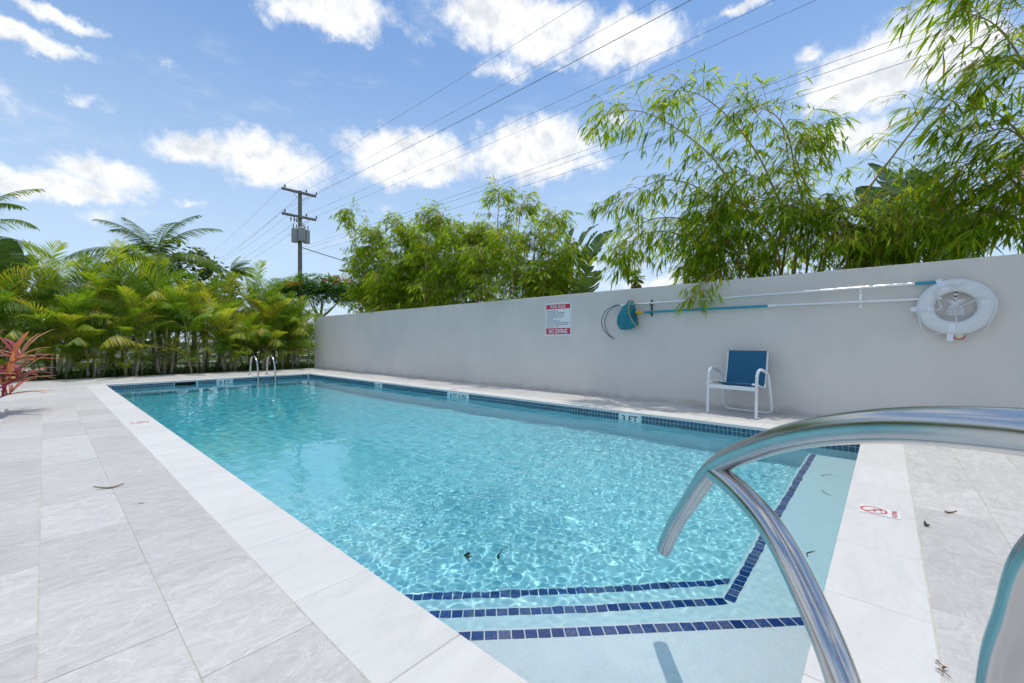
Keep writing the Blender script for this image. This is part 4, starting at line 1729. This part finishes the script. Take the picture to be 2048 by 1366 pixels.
# ------------------------------------------------------------------ paddle leaved plants
def paddle_mesh(rs_, L_=1.5, W=.46, arch=.6):
    mb = MB()
    n = 14
    pts = [Vector((0, 0, 0))]
    for i in range(n):
        a = arch * (i / n) ** 1.5
        pts.append(pts[-1] + Vector((math.sin(a), 0, math.cos(a))) * (L_ / n))
    mb.cur = .8
    mb.tube(pts, [.016 * (1 - .8 * i / n) for i in range(n + 1)], 5, mat=1)
    for sgn in (-1, 1):
        for i in range(n):
            t0, t1 = i / n, (i + 1) / n
            w0 = W * (math.sin(math.pi * min(1, .06 + t0 * .94)) ** .55)
            w1 = W * (math.sin(math.pi * min(1, .06 + t1 * .94)) ** .55) if i < n - 1 else .04
            gap = rs_.choice([0, 0, .01, .03]) / n * 6
            dz = rs_.uniform(-.12, .10)
            fx = rs_.uniform(.05, .22)
            mb.cur = rs_.random() * .5 + .1
            a, c = pts[i], pts[i + 1]
            up_ = (c - a).normalized()
            o0 = Vector((-fx * w0, sgn * w0, 0)) + up_ * (w0 * .25 + gap * .5) + Vector((dz * w0, 0, 0))
            o1 = Vector((-fx * w1, sgn * w1, 0)) + up_ * (w1 * .25 - gap * .5) + Vector((dz * w1, 0, 0))
            m0 = a + o0 * .5 + Vector((.03, 0, 0))
            m1 = c + o1 * .5 + Vector((.03, 0, 0))
            mb.add([a, c, m1, m0, c + o1, a + o0], [(0, 1, 2, 3), (3, 2, 4, 5)], True)
    me = mb.mesh('leaf')
    me.materials.append(M['paddle'])
    me.materials.append(M['arecastem'])
    return me


PAD = [paddle_mesh(random.Random(20 + k), 1.5, .36, .35 + .25 * k) for k in range(4)]


def paddle_plant(base, h, leaves, label, name='travellers_palm', face=0.0, seed=1, sc=1.0, spread=1.1):
    """a fan of long stalked paddle leaves"""
    r_ = random.Random(seed)
    e = empty(name, base, (0, 0, face))
    tag(e, label, 'plant', 'broad leaved plants behind the wall and hedge')
    for k in range(leaves):
        t = (k / (leaves - 1)) * 2 - 1 if leaves > 1 else 0
        ang = t * spread + r_.uniform(-.06, .06)
        hl = h * (1 - .18 * abs(t)) * r_.uniform(.9, 1.05)
        mb = MB()
        o = Vector((r_.uniform(-.05, .05), t * .12, 0))
        tip = Vector((r_.uniform(-.12, .2), math.sin(ang) * hl, math.cos(ang) * hl))
        pts = spline([o, o.lerp(tip, .5) + Vector((0, 0, .1 * abs(t))), tip], 10)
        mb.tube(pts, [.038 - .002 * i for i in range(11)], 7)
        mb.build('leaf_stalk', M['paddlestalk'], e)
        dr = (pts[-1] - pts[-2]).normalized()
        qr = Vector((0, 0, 1)).rotation_difference(dr) @ Quaternion((0, 0, 1), r_.uniform(-.9, .9) + (1.57 if t > 0 else -1.57) * .3)
        ob = link('leaf', PAD[k % 4], e, tip, None, sc * r_.uniform(.85, 1.1))
        ob.rotation_mode = 'QUATERNION'
        ob.rotation_quaternion = qr


M['paddlestalk'] = simple('green_stalk', (.13, .17, .08), .5, var=.25, vscale=5)


def on_x(u, v, x):
    r_ = cam_ray(u, v)
    t = x / r_.x
    return Vector((x, r_.y * t, 1 + r_.z * t))


p = on_x(1128, 560, 9.4)
paddle_plant((p.x, p.y, 0), 3.05, 9, 'broad leaved travellers palm showing right of the middle bamboo', face=R(-40), seed=4, sc=1.0, spread=.75)
p = on_x(1860, 520, 9.4)
paddle_plant((p.x, p.y, 0), p.z + .55, 9, 'broad leaved travellers palm with green stalks behind the right bamboo', face=R(70), seed=9, sc=.95, spread=.7)
p = on_ray(8, 500, 18.9)
paddle_plant((p.x, p.y, 0), p.z - .9, 6, 'banana plant with torn leaves at the left edge above the hedge', 'banana_plant', face=R(-20), seed=6, sc=1.0, spread=.55)

# ------------------------------------------------------------------ flame tree, sea grape, fan palm
def branch_tree(e, top_z, spread, seed, r0=.16, name='trunk'):
    r_ = random.Random(seed)
    mb = MB()
    fork = top_z * .5
    mb.tube(spline([(0, 0, -.2), (.08, .03, fork * .5), (0, 0, fork)], 12), [r0 * (1 - .03 * i) for i in range(13)], 10)
    tips = []
    for k in range(7):
        a = k * .9 + r_.uniform(-.2, .2)
        rr = spread * r_.uniform(.45, .85)
        tip = Vector((math.cos(a) * rr, math.sin(a) * rr, top_z * r_.uniform(.82, .95)))
        mb.tube(spline([(0, 0, fork - .1), tip * .45 + Vector((0, 0, fork * .45)), tip], 10), [r0 * .55 * (1 - .085 * i) for i in range(11)], 7)
        tips.append(tip)
    mb.build(name, M['bark'], e)
    return tips


p = on_ray(640, 575, 29)
ft = empty('flame_tree', (p.x, p.y, 0))
tag(ft, 'spreading flame tree with feathery green leaves and orange blossoms below the utility pole', 'tree')
branch_tree(ft, p.z + .6, 2.8, 5)
mb, fl = MB(), MB()
r_ = random.Random(31)
for k in range(900):
    a = r_.random() * 6.283
    rr = 2.9 * math.sqrt(r_.random())
    zz = p.z - .9 + 1.9 * (1 - .8 * (rr / 3.1) ** 2) * r_.uniform(.25, 1.0)
    c = Vector((math.cos(a) * rr, math.sin(a) * rr, zz))
    od = Vector((math.cos(a + r_.uniform(-.9, .9)), math.sin(a + r_.uniform(-.9, .9)), r_.uniform(-.5, .4)))
    sd = od.cross(Vector((r_.uniform(-.6, .6), r_.uniform(-.6, .6), 1))).normalized()
    ln = r_.uniform(.4, .75)
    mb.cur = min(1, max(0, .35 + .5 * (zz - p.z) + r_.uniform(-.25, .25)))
    for i in range(7):
        t = i / 6
        q_ = c + od * (ln * t) + Vector((0, 0, -.25 * t * t))
        for sg_ in (-1, 1):
            add_leaf(mb, q_, sd * sg_ + od * .4 + Vector((0, 0, r_.uniform(-.3, .3))), Vector((r_.uniform(-.7, .7), r_.uniform(-.7, .7), 1)), .24 * (1 - .4 * t), .085, .4, 2)
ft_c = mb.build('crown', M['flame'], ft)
for (cu, cv) in ((688, 557), (672, 562), (700, 566), (580, 566), (655, 560)):
    q0 = on_ray(cu, cv, 27.2) - Vector((p.x, p.y, 0))
    fl = MB()
    for k in range(70):
        fl.cur = r_.random()
        add_leaf(fl, q0 + Vector((r_.gauss(0, .28), r_.gauss(0, .3), r_.gauss(0, .08))), Vector((r_.uniform(-1, 1), r_.uniform(-1, 1), r_.uniform(-.2, 1))), Vector((0, 0, 1)), .11, .07, .2, 2)
    fl.build('blossom_cluster', M['orange'], ft)

p = on_ray(385, 525, 25)
sg2 = empty('sea_grape_tree', (p.x, p.y, 0))
tag(sg2, 'rounded leafy green tree right of the tall palm behind the hedge', 'tree')
branch_tree(sg2, p.z + .3, 1.8, 9, .12)
mb = MB()
for k in range(1500):
    lob = r_.choice([(0, 0, 0, 1.3), (.9, -.3, -.3, .9), (-1.0, .2, -.4, .9), (.2, .5, .45, .8), (1.4, .2, -.8, .8), (-1.6, 0, -.9, .8)])
    v_ = Vector((r_.gauss(0, 1), r_.gauss(0, 1), r_.gauss(0, 1))).normalized() * lob[3] * r_.uniform(.7, 1.02)
    c = Vector((lob[0], lob[1], p.z - .5 + lob[2])) + v_ * Vector((1, 1, .75)).length / 1.6
    mb.cur = r_.random()
    add_leaf(mb, c, Vector((r_.uniform(-1, 1), r_.uniform(-1, 1), r_.uniform(-.5, .6))), Vector((r_.uniform(-.5, .5), r_.uniform(-.5, .5), 1)), .24, .19, .3, 3)
mb.build('crown', M['grapeleaf'], sg2)


def leafy_tree(u, v, y, w, h, label, seed, n=1600, leafsize=.2):
    r2 = random.Random(seed)
    p_ = on_ray(u, v, y)
    e = empty('background_tree', (p_.x, p_.y, 0))
    tag(e, label, 'tree', 'trees far behind the hedge')
    branch_tree(e, p_.z, w * .8, seed, .14)
    mb_ = MB()
    lobes = [(r2.uniform(-w, w), r2.uniform(-w * .5, w * .5), r2.uniform(-h, .1), r2.uniform(.35, .6) * w) for _ in range(9)]
    for k in range(n):
        lx, ly, lz, lr_ = r2.choice(lobes)
        v_ = Vector((r2.gauss(0, 1), r2.gauss(0, 1), r2.gauss(0, 1))).normalized() * lr_ * r2.uniform(.55, 1.02)
        v_.z *= .7
        mb_.cur = r2.random()
        add_leaf(mb_, Vector((lx, ly, p_.z + lz)) + v_, Vector((r2.uniform(-1, 1), r2.uniform(-1, 1), r2.uniform(-.6, .5))), Vector((r2.uniform(-.5, .5), r2.uniform(-.5, .5), 1)), leafsize, leafsize * .6, .3, 3)
    mb_.build('crown', M['grapeleaf'], e)


leafy_tree(150, 590, 27, 2.6, 1.6, 'dark green tree behind the left part of the hedge', 41)
leafy_tree(560, 640, 27, 1.6, 1.6, 'small dark green tree low behind the right end of the hedge', 43)
leafy_tree(330, 600, 25, 2.4, 2.0, 'dark green tree behind the middle of the hedge', 44)

p = on_x(1272, 553, 26)
wp = empty('fan_palm', (p.x, p.y, 0))
tag(wp, 'small distant fan palm with a brown skirt of dead leaves showing above the wall', 'palm')
mb = MB()
mb.tube([(0, 0, -.2), (0, 0, p.z)], [.2, .16], 10)
mb.build('trunk', M['bark'], wp)
for dead in (0, 1):
    for k in range(26 if not dead else 30):
        mb = MB()
        if not dead:
            el = r_.uniform(-.5, 1.3)
        else:
            el = r_.uniform(-1.45, -.9)
        az = r_.random() * 6.283
        d0 = Vector((math.cos(az) * math.cos(el), math.sin(az) * math.cos(el), math.sin(el)))
        c0 = Vector((0, 0, p.z - (.1 if not dead else .25)))
        c = c0 + d0 * (.38 if not dead else .25)
        mb.cur = .9
        mb.tube([c0, c], .012, 4)
        sd = d0.cross(Vector((0, 0, 1))).normalized()
        for i in range(13):
            a = (i / 12 - .5) * 2.5
            mb.cur = r_.random()
            add_leaf(mb, c, d0 * math.cos(a) + sd * math.sin(a), d0.cross(sd), .40 if not dead else .45, .05, .5, 2)
        mb.build('leaf' if not dead else 'dead_leaf', M['coco'] if not dead else M['dead'], wp)

# ------------------------------------------------------------------ bamboo
def bamboo(label, culms, seed, leaf=.15, wind=(0, 0, 0), nbr=2, br_len=.75, start=.3, dens=1.0, base_r=.018, segs=2, wr=1.0, group='bamboo clumps behind the wall'):
    r2 = random.Random(seed)
    wind = Vector(wind)
    origin = Vector(culms[0][0])
    origin.z = -.06
    e = empty('bamboo_clump', origin)
    tag(e, label, 'bamboo', group)
    fol, tw = MB(), MB()

    def blocked(p_):
        w_ = p_ + origin
        return w_.z < WALLH + .03 and w_.x < WALLX + .28

    def hanging(p_):
        w_ = p_ + origin
        return w_.z < WALLH + .25 and w_.x < WALLX - .06

    def spray(p, d, n, s=1.0):
        if blocked(p) and not hanging(p):
            return
        for k in range(n):
            a = r2.uniform(-1.15, 1.15)
            sd = d.cross(Vector((0, 0, 1)))
            sd = sd.normalized() if sd.length > 1e-3 else Vector((1, 0, 0))
            dd_ = d * math.cos(a) + sd * math.sin(a) + wind * r2.uniform(.5, 1.3) + Vector((0, 0, -r2.uniform(.15, .95)))
            fol.cur = min(1, max(0, r2.gauss(.5, .24)))
            ln = leaf * s * r2.choice((r2.uniform(.4, .75), r2.uniform(.7, 1.2)))
            add_leaf(fol, p, dd_, Vector((r2.uniform(-.5, .5), r2.uniform(-.5, .5), 1)), ln, ln * wr * r2.uniform(.075, .115), r2.uniform(.15, .6), segs)

    for ctrl in culms:
        P = [Vector(c) - origin for c in ctrl]
        n = 36
        pts = spline(P, n)
        length = sum((pts[i + 1] - pts[i]).length for i in range(n))
        rad = [base_r * (1.0 - .82 * i / n) * (1.18 if i % 3 == 0 else 1.0) for i in range(n + 1)]
        cb = MB()
        cb.tube(pts, rad, 7)
        cb.build('culm', M['culm'], e)
        i0 = int(start * n)
        for i in range(i0, n + 1):
            t = i / n
            T_ = (pts[min(n, i + 1)] - pts[max(0, i - 1)]).normalized()
            if blocked(pts[i]) and not hanging(pts[i]):
                continue
            for k in range(nbr if r2.random() < dens else max(1, nbr - 1)):
                a = r2.random() * 6.283
                u_ = T_.cross(Vector((.3, .2, 1))).normalized()
                w_ = T_.cross(u_)
                d = (u_ * math.cos(a) + w_ * math.sin(a)) * 1.0 + T_ * r2.uniform(.3, .9) + wind * .4
                d.normalize()
                bl = br_len * r2.uniform(.35, 1.15) * (1 - .55 * t)
                q_ = pts[i].copy()
                bp = [q_.copy()]
                m_ = 5
                for j in range(m_):
                    d = (d + Vector((r2.uniform(-.15, .15), r2.uniform(-.15, .15), -.13))).normalized()
                    q_ = q_ + d * (bl / m_)
                    if blocked(q_) and (not hanging(q_) or (pts[i] + origin).x > WALLX - .05):
                        q_ = bp[-1].copy()
                        break
                    bp.append(q_.copy())
                    if j >= 1 or t > .8:
                        if r2.random() < dens:
                            # side twig with its fan of leaves
                            sd = d.cross(Vector((0, 0, 1)))
                            sd = sd.normalized() if sd.length > 1e-3 else Vector((1, 0, 0))
                            sg3 = r2.choice((-1, 1))
                            te = q_ + (sd * sg3 * .7 + d * .6 + Vector((0, 0, r2.uniform(-.3, .2)))).normalized() * (leaf * r2.uniform(.4, 1.2))
                            tw.tube([q_, te], .0018, 3, False)
                            spray(te, (te - q_).normalized(), r2.randint(3, 6))
                if len(bp) < 2:
                    continue
                tw.tube(bp, [.0042 * (1 - .13 * j) for j in range(len(bp))], 4, False)
                spray(q_, d, r2.randint(4, 7), 1.1)
    stuff(tw.build('twigs', M['twig'], e))
    stuff(fol.build('foliage', M['bamboo'], e))
    return e


def arch(x0, y0, u, v, x1, r2, bulge=.5):
    """a culm rooted at (x0, y0) whose tip is seen at photo pixel (u, v) on the plane x = x1"""
    tip = on_x(u, v, x1)
    base = Vector((x0, y0, -.1))
    m1 = base.lerp(tip, .45)
    m1.z = base.z + (tip.z - base.z) * .62 + bulge * .2
    m2 = base.lerp(tip, .75)
    m2.z = base.z + (tip.z - base.z) * .93 + bulge * .35
    return [base, m1, m2, tip]


r3 = random.Random(77)


def thicket(n, x0, x1, y0, y1, z0, z1, r2, over=.45):
    """upright shoots of different heights, nodding at the tip"""
    out = []
    for k in range(n):
        x, y = r2.uniform(x0, x1), r2.uniform(y0, y1)
        h = r2.uniform(z0, z1)
        a = r2.random() * 6.283
        dx, dy = math.cos(a) * over * r2.uniform(.4, 1), math.sin(a) * over * r2.uniform(.4, 1)
        out.append([Vector((x, y, -.1)), Vector((x + dx * .12, y + dy * .12, h * .55)), Vector((x + dx * .45, y + dy * .45, h * .88)), Vector((x + dx, y + dy, h))])
    return out


# far bamboo, left to right along the wall
bamboo('bamboo clump behind the far end of the wall, leftmost of the row',
       [arch(8.0, 14.6, 700, 425, 7.6, r3), arch(8.2, 14.2, 745, 470, 7.8, r3), arch(8.1, 14.0, 720, 520, 7.9, r3), arch(8.6, 14.8, 735, 500, 8.4, r3), arch(8.2, 13.6, 790, 440, 7.9, r3), arch(8.6, 13.6, 745, 565, 8.4, r3), arch(8.0, 14.5, 720, 560, 7.5, r3), arch(8.9, 14.0, 770, 540, 8.8, r3)] + thicket(14, 7.6, 8.9, 11.8, 14.3, 2.6, 5.0, r3), 101, .23, wr=1.45, nbr=2, br_len=.9, start=.3, dens=.95)
bamboo('bamboo clump behind the wall, second from the left',
       [arch(8.0, 11.0, 860, 430, 7.6, r3), arch(8.4, 11.3, 820, 470, 8.0, r3), arch(8.1, 10.4, 900, 455, 7.7, r3), arch(8.6, 10.7, 870, 510, 8.5, r3), arch(8.0, 11.6, 800, 540, 7.7, r3), arch(8.3, 10.2, 920, 540, 8.1, r3), arch(8.7, 11.0, 850, 560, 8.5, r3)] + thicket(15, 7.4, 8.8, 9.2, 12.4, 2.6, 4.9, r3), 102, .22, wr=1.4, nbr=2, br_len=.9, start=.3, dens=.95)
bamboo('bamboo clump behind the wall, third from the left with the tallest thin shoots',
       [arch(8.0, 7.8, 1000, 385, 7.7, r3, .2), arch(8.2, 8.2, 960, 470, 7.9, r3), arch(8.1, 7.4, 1050, 400, 7.8, r3, .2), arch(8.4, 7.9, 1010, 480, 8.3, r3), arch(8.0, 8.4, 940, 540, 7.7, r3), arch(8.3, 7.4, 1040, 540, 8.1, r3)] + thicket(14, 7.4, 8.8, 6.6, 9.6, 2.5, 4.4, r3), 103, .205, wr=1.35, nbr=2, br_len=.75, start=.3, dens=.9)
bamboo('bamboo clump behind the wall in front of the broad leaved plant',
       [arch(8.0, 6.2, 1110, 430, 7.7, r3, .2), arch(8.2, 6.6, 1070, 470, 7.9, r3), arch(8.1, 6.0, 1140, 500, 7.8, r3), arch(8.4, 6.5, 1080, 550, 8.3, r3), arch(8.0, 5.8, 1130, 560, 7.8, r3)] + thicket(8, 7.3, 8.4, 5.6, 7.0, 2.2, 3.6, r3), 104, .20, wr=1.3, nbr=2, br_len=.7, start=.3, dens=.9)
# the big arching clumps nearer the camera
def via(*pts):
    return [Vector((pts[0][0], pts[0][1], -.1))] + [on_x(u, v, x) for (u, v, x) in pts[1:]]


WL = (-.18, .20, -.1)
bamboo('big arching bamboo clump right of the sign, its branches hanging over the wall',
       [via((7.7, 1.9), (1560, 540, 7.5), (1480, 400, 7.3), (1410, 300, 7.1), (1290, 225, 6.6), (1200, 230, 6.4)),
        via((7.8, 2.0), (1500, 520, 7.6), (1430, 400, 7.4), (1330, 360, 6.8), (1220, 410, 6.5)),
        via((7.7, 2.2), (1480, 540, 7.5), (1400, 450, 7.3), (1300, 440, 7.1), (1230, 500, 7.0)),
        via((7.9, 1.7), (1570, 500, 7.8), (1540, 360, 7.6), (1480, 260, 7.4), (1400, 190, 7.0), (1330, 180, 6.85)),
        via((7.9, 1.6), (1600, 480, 7.8), (1590, 340, 7.7), (1560, 240, 7.3), (1480, 200, 7.1)),
        via((7.7, 1.5), (1590, 540, 7.6), (1560, 440, 7.5), (1500, 350, 7.1), (1420, 420, 6.9)),
        via((7.9, 2.4), (1430, 540, 7.8), (1360, 470, 7.6), (1280, 470, 7.5), (1240, 520, 7.4)),
        via((8.0, 1.3), (1620, 500, 7.9), (1620, 400, 7.8), (1590, 300, 7.6), (1640, 250, 7.5))] + thicket(8, 7.4, 8.3, .9, 3.3, 2.3, 3.5, r3, .7), 105, .235, WL, segs=3, nbr=2, br_len=.8, start=.3, dens=.92, base_r=.02)
bamboo('thin bamboo shoot hanging over the wall just right of the leaf net',
       [via((7.5, 2.3), (1500, 560, 7.3), (1460, 535, 7.0), (1420, 550, 6.75), (1392, 590, 6.6))], 109, .21, (0, 0, -.2), nbr=1, br_len=.35, start=.72, dens=.9, base_r=.008, segs=3)
bamboo('bamboo clump above the pool poles with a long bare diagonal culm',
       [via((7.6, .9), (1640, 530, 7.5), (1700, 430, 7.4), (1780, 320, 7.3), (1860, 220, 7.2), (1990, 90, 7.1)),
        via((7.9, 1.0), (1650, 520, 7.8), (1690, 440, 7.7), (1740, 400, 7.6), (1820, 370, 7.5))], 106, .22, (-.25, .25, -.1), nbr=1, br_len=.8, start=.25, dens=.7, base_r=.024)
bamboo('low bamboo clump filling the gap above the poles',
       [via((7.8, .9), (1700, 520, 7.7), (1760, 460, 7.5), (1840, 430, 7.3)), via((7.9, .4), (1780, 510, 7.8), (1850, 440, 7.6), (1920, 400, 7.4)),
        via((7.9, 1.1), (1640, 530, 7.8), (1680, 470, 7.7), (1760, 490, 7.4)), via((7.8, .6), (1730, 530, 7.7), (1700, 450, 7.5), (1650, 480, 7.3)),
        via((8.1, .8), (1700, 500, 8.0), (1740, 430, 7.9), (1800, 420, 7.8))] + thicket(2, 7.4, 8.2, -.2, 1.2, 2.2, 2.8, r3, .6), 107, .20, (-.15, .15, -.1), nbr=2, br_len=.8, start=.25, dens=.6)
bamboo('dense drooping bamboo at the right edge with the longest leaves',
       [via((7.6, -1.3), (2120, 420, 7.66), (2080, 200, 7.42), (2000, 60, 7.24), (1920, 20, 7.12)),
        via((7.6, -1.1), (2100, 450, 7.66), (2060, 300, 7.48), (1980, 220, 7.36), (1900, 230, 7.24)),
        via((7.7, -1.0), (2080, 470, 7.72), (2040, 380, 7.60), (1970, 320, 7.48), (1890, 350, 7.36)),
        via((7.7, -1.2), (2120, 480, 7.72), (2080, 400, 7.60), (2010, 400, 7.48), (1940, 450, 7.42)),
        via((7.6, -1.5), (2180, 400, 7.60), (2150, 150, 7.36), (2080, 0, 7.18), (1980, -60, 7.06), (1890, 0, 7.00)),
        via((7.7, -1.6), (2220, 350, 7.60), (2200, 100, 7.36), (2120, -80, 7.18), (2010, -100, 7.06)),
        via((7.8, -1.4), (2160, 450, 7.72), (2110, 250, 7.54), (2040, 130, 7.36), (1960, 130, 7.24)),
        via((7.8, -.9), (2050, 490, 7.84), (2000, 430, 7.72), (1930, 410, 7.60), (1870, 450, 7.54)),
        via((7.9, -1.3), (2120, 470, 7.90), (2080, 330, 7.78), (2020, 260, 7.66), (1950, 270, 7.54)),
        via((7.7, -2.0), (2350, 300, 7.60), (2300, 0, 7.36), (2200, -200, 7.18)),
        via((7.9, -2.2), (2300, 420, 7.84), (2280, 200, 7.66), (2200, 60, 7.48), (2100, 80, 7.36)),
        via((7.8, -1.9), (2250, 480, 7.78), (2200, 380, 7.66), (2120, 330, 7.54), (2040, 360, 7.42))], 108, .25, (-.35, .38, -.1), nbr=2, br_len=1.0, start=.25, dens=.52, segs=3, base_r=.02)

# ------------------------------------------------------------------ red cordyline at the left bed
def strap_mesh(r_, L_, W, a0, a1):
    mb = MB()
    n = 12
    p_ = Vector((0, 0, 0))
    V, F = [], []
    for i in range(n + 1):
        t = i / n
        a = a0 + (a1 - a0) * t ** 1.4
        w = W * (.22 + .78 * math.sin(math.pi * min(1, .1 + t * .9)) ** .8) if i < n else .004
        nrm = Vector((-math.cos(a), 0, math.sin(a)))
        V += [p_ + Vector((0, -w / 2, 0)) + nrm * w * .16, p_.copy(), p_ + Vector((0, w / 2, 0)) + nrm * w * .16]
        p_ = p_ + Vector((math.sin(a), .06 * math.sin(t * 3), math.cos(a))) * (L_ / n)
    for i in range(n):
        F += [(3 * i, 3 * i + 3, 3 * i + 4, 3 * i + 1), (3 * i + 1, 3 * i + 4, 3 * i + 5, 3 * i + 2)]
    mb.cur = 0
    mb.add(V, F, True)
    me = mb.mesh('leaf')
    me.materials.append(M['cordyline'])
    return me


STR = [strap_mesh(r_, .60, .058, a, b_) for a, b_ in ((.15, .7), (.4, 1.2), (.8, 1.7), (1.15, 2.0), (1.35, 1.75))]
co = empty('cordyline', (-.72, 8.9, -.02))
tag(co, 'red and salmon leaved cordyline leaning over the deck at the left edge', 'plant')
for (tx, ty, tz, n, s) in ((.46, .15, .48, 16, .95), (.50, .25, .80, 14, .85), (.2, -.1, .6, 12, .9), (.05, .3, .85, 12, .85), (.40, .45, .28, 9, .8), (-.2, -.2, .45, 10, .9)):
    mb = MB()
    pts = spline([(0, 0, 0), (tx * .5, ty * .5, tz * .65), (tx, ty, tz)], 12)
    mb.tube(pts, [.017 - .0006 * i for i in range(13)], 7)
    mb.build('stem', M['magenta'], co)
    for k in range(n):
        kind = min(4, 1 + int(4 * k / n))
        link('leaf', STR[kind], co, pts[-1 - (k % 3)], (r_.uniform(-.1, .1), r_.uniform(-.1, .1), k * 2.4 + r_.uniform(-.3, .3)), s * r_.uniform(.8, 1.15))

# low ground cover and fallen litter in the beds
gc = MB()
for k in range(1500):
    x, y = r_.uniform(-4.5, 7.5), r_.uniform(16.35, 19.2)
    gc.cur = r_.random()
    for j in range(3):
        add_leaf(gc, Vector((x, y, -.02)), Vector((r_.uniform(-1, 1), r_.uniform(-1, 1), r_.uniform(.5, 1.6))), Vector((r_.uniform(-.5, .5), r_.uniform(-.5, .5), 1)), r_.uniform(.1, .4), .035, .8, 3)
stuff(gc.build('ground_cover', M['grapeleaf']))
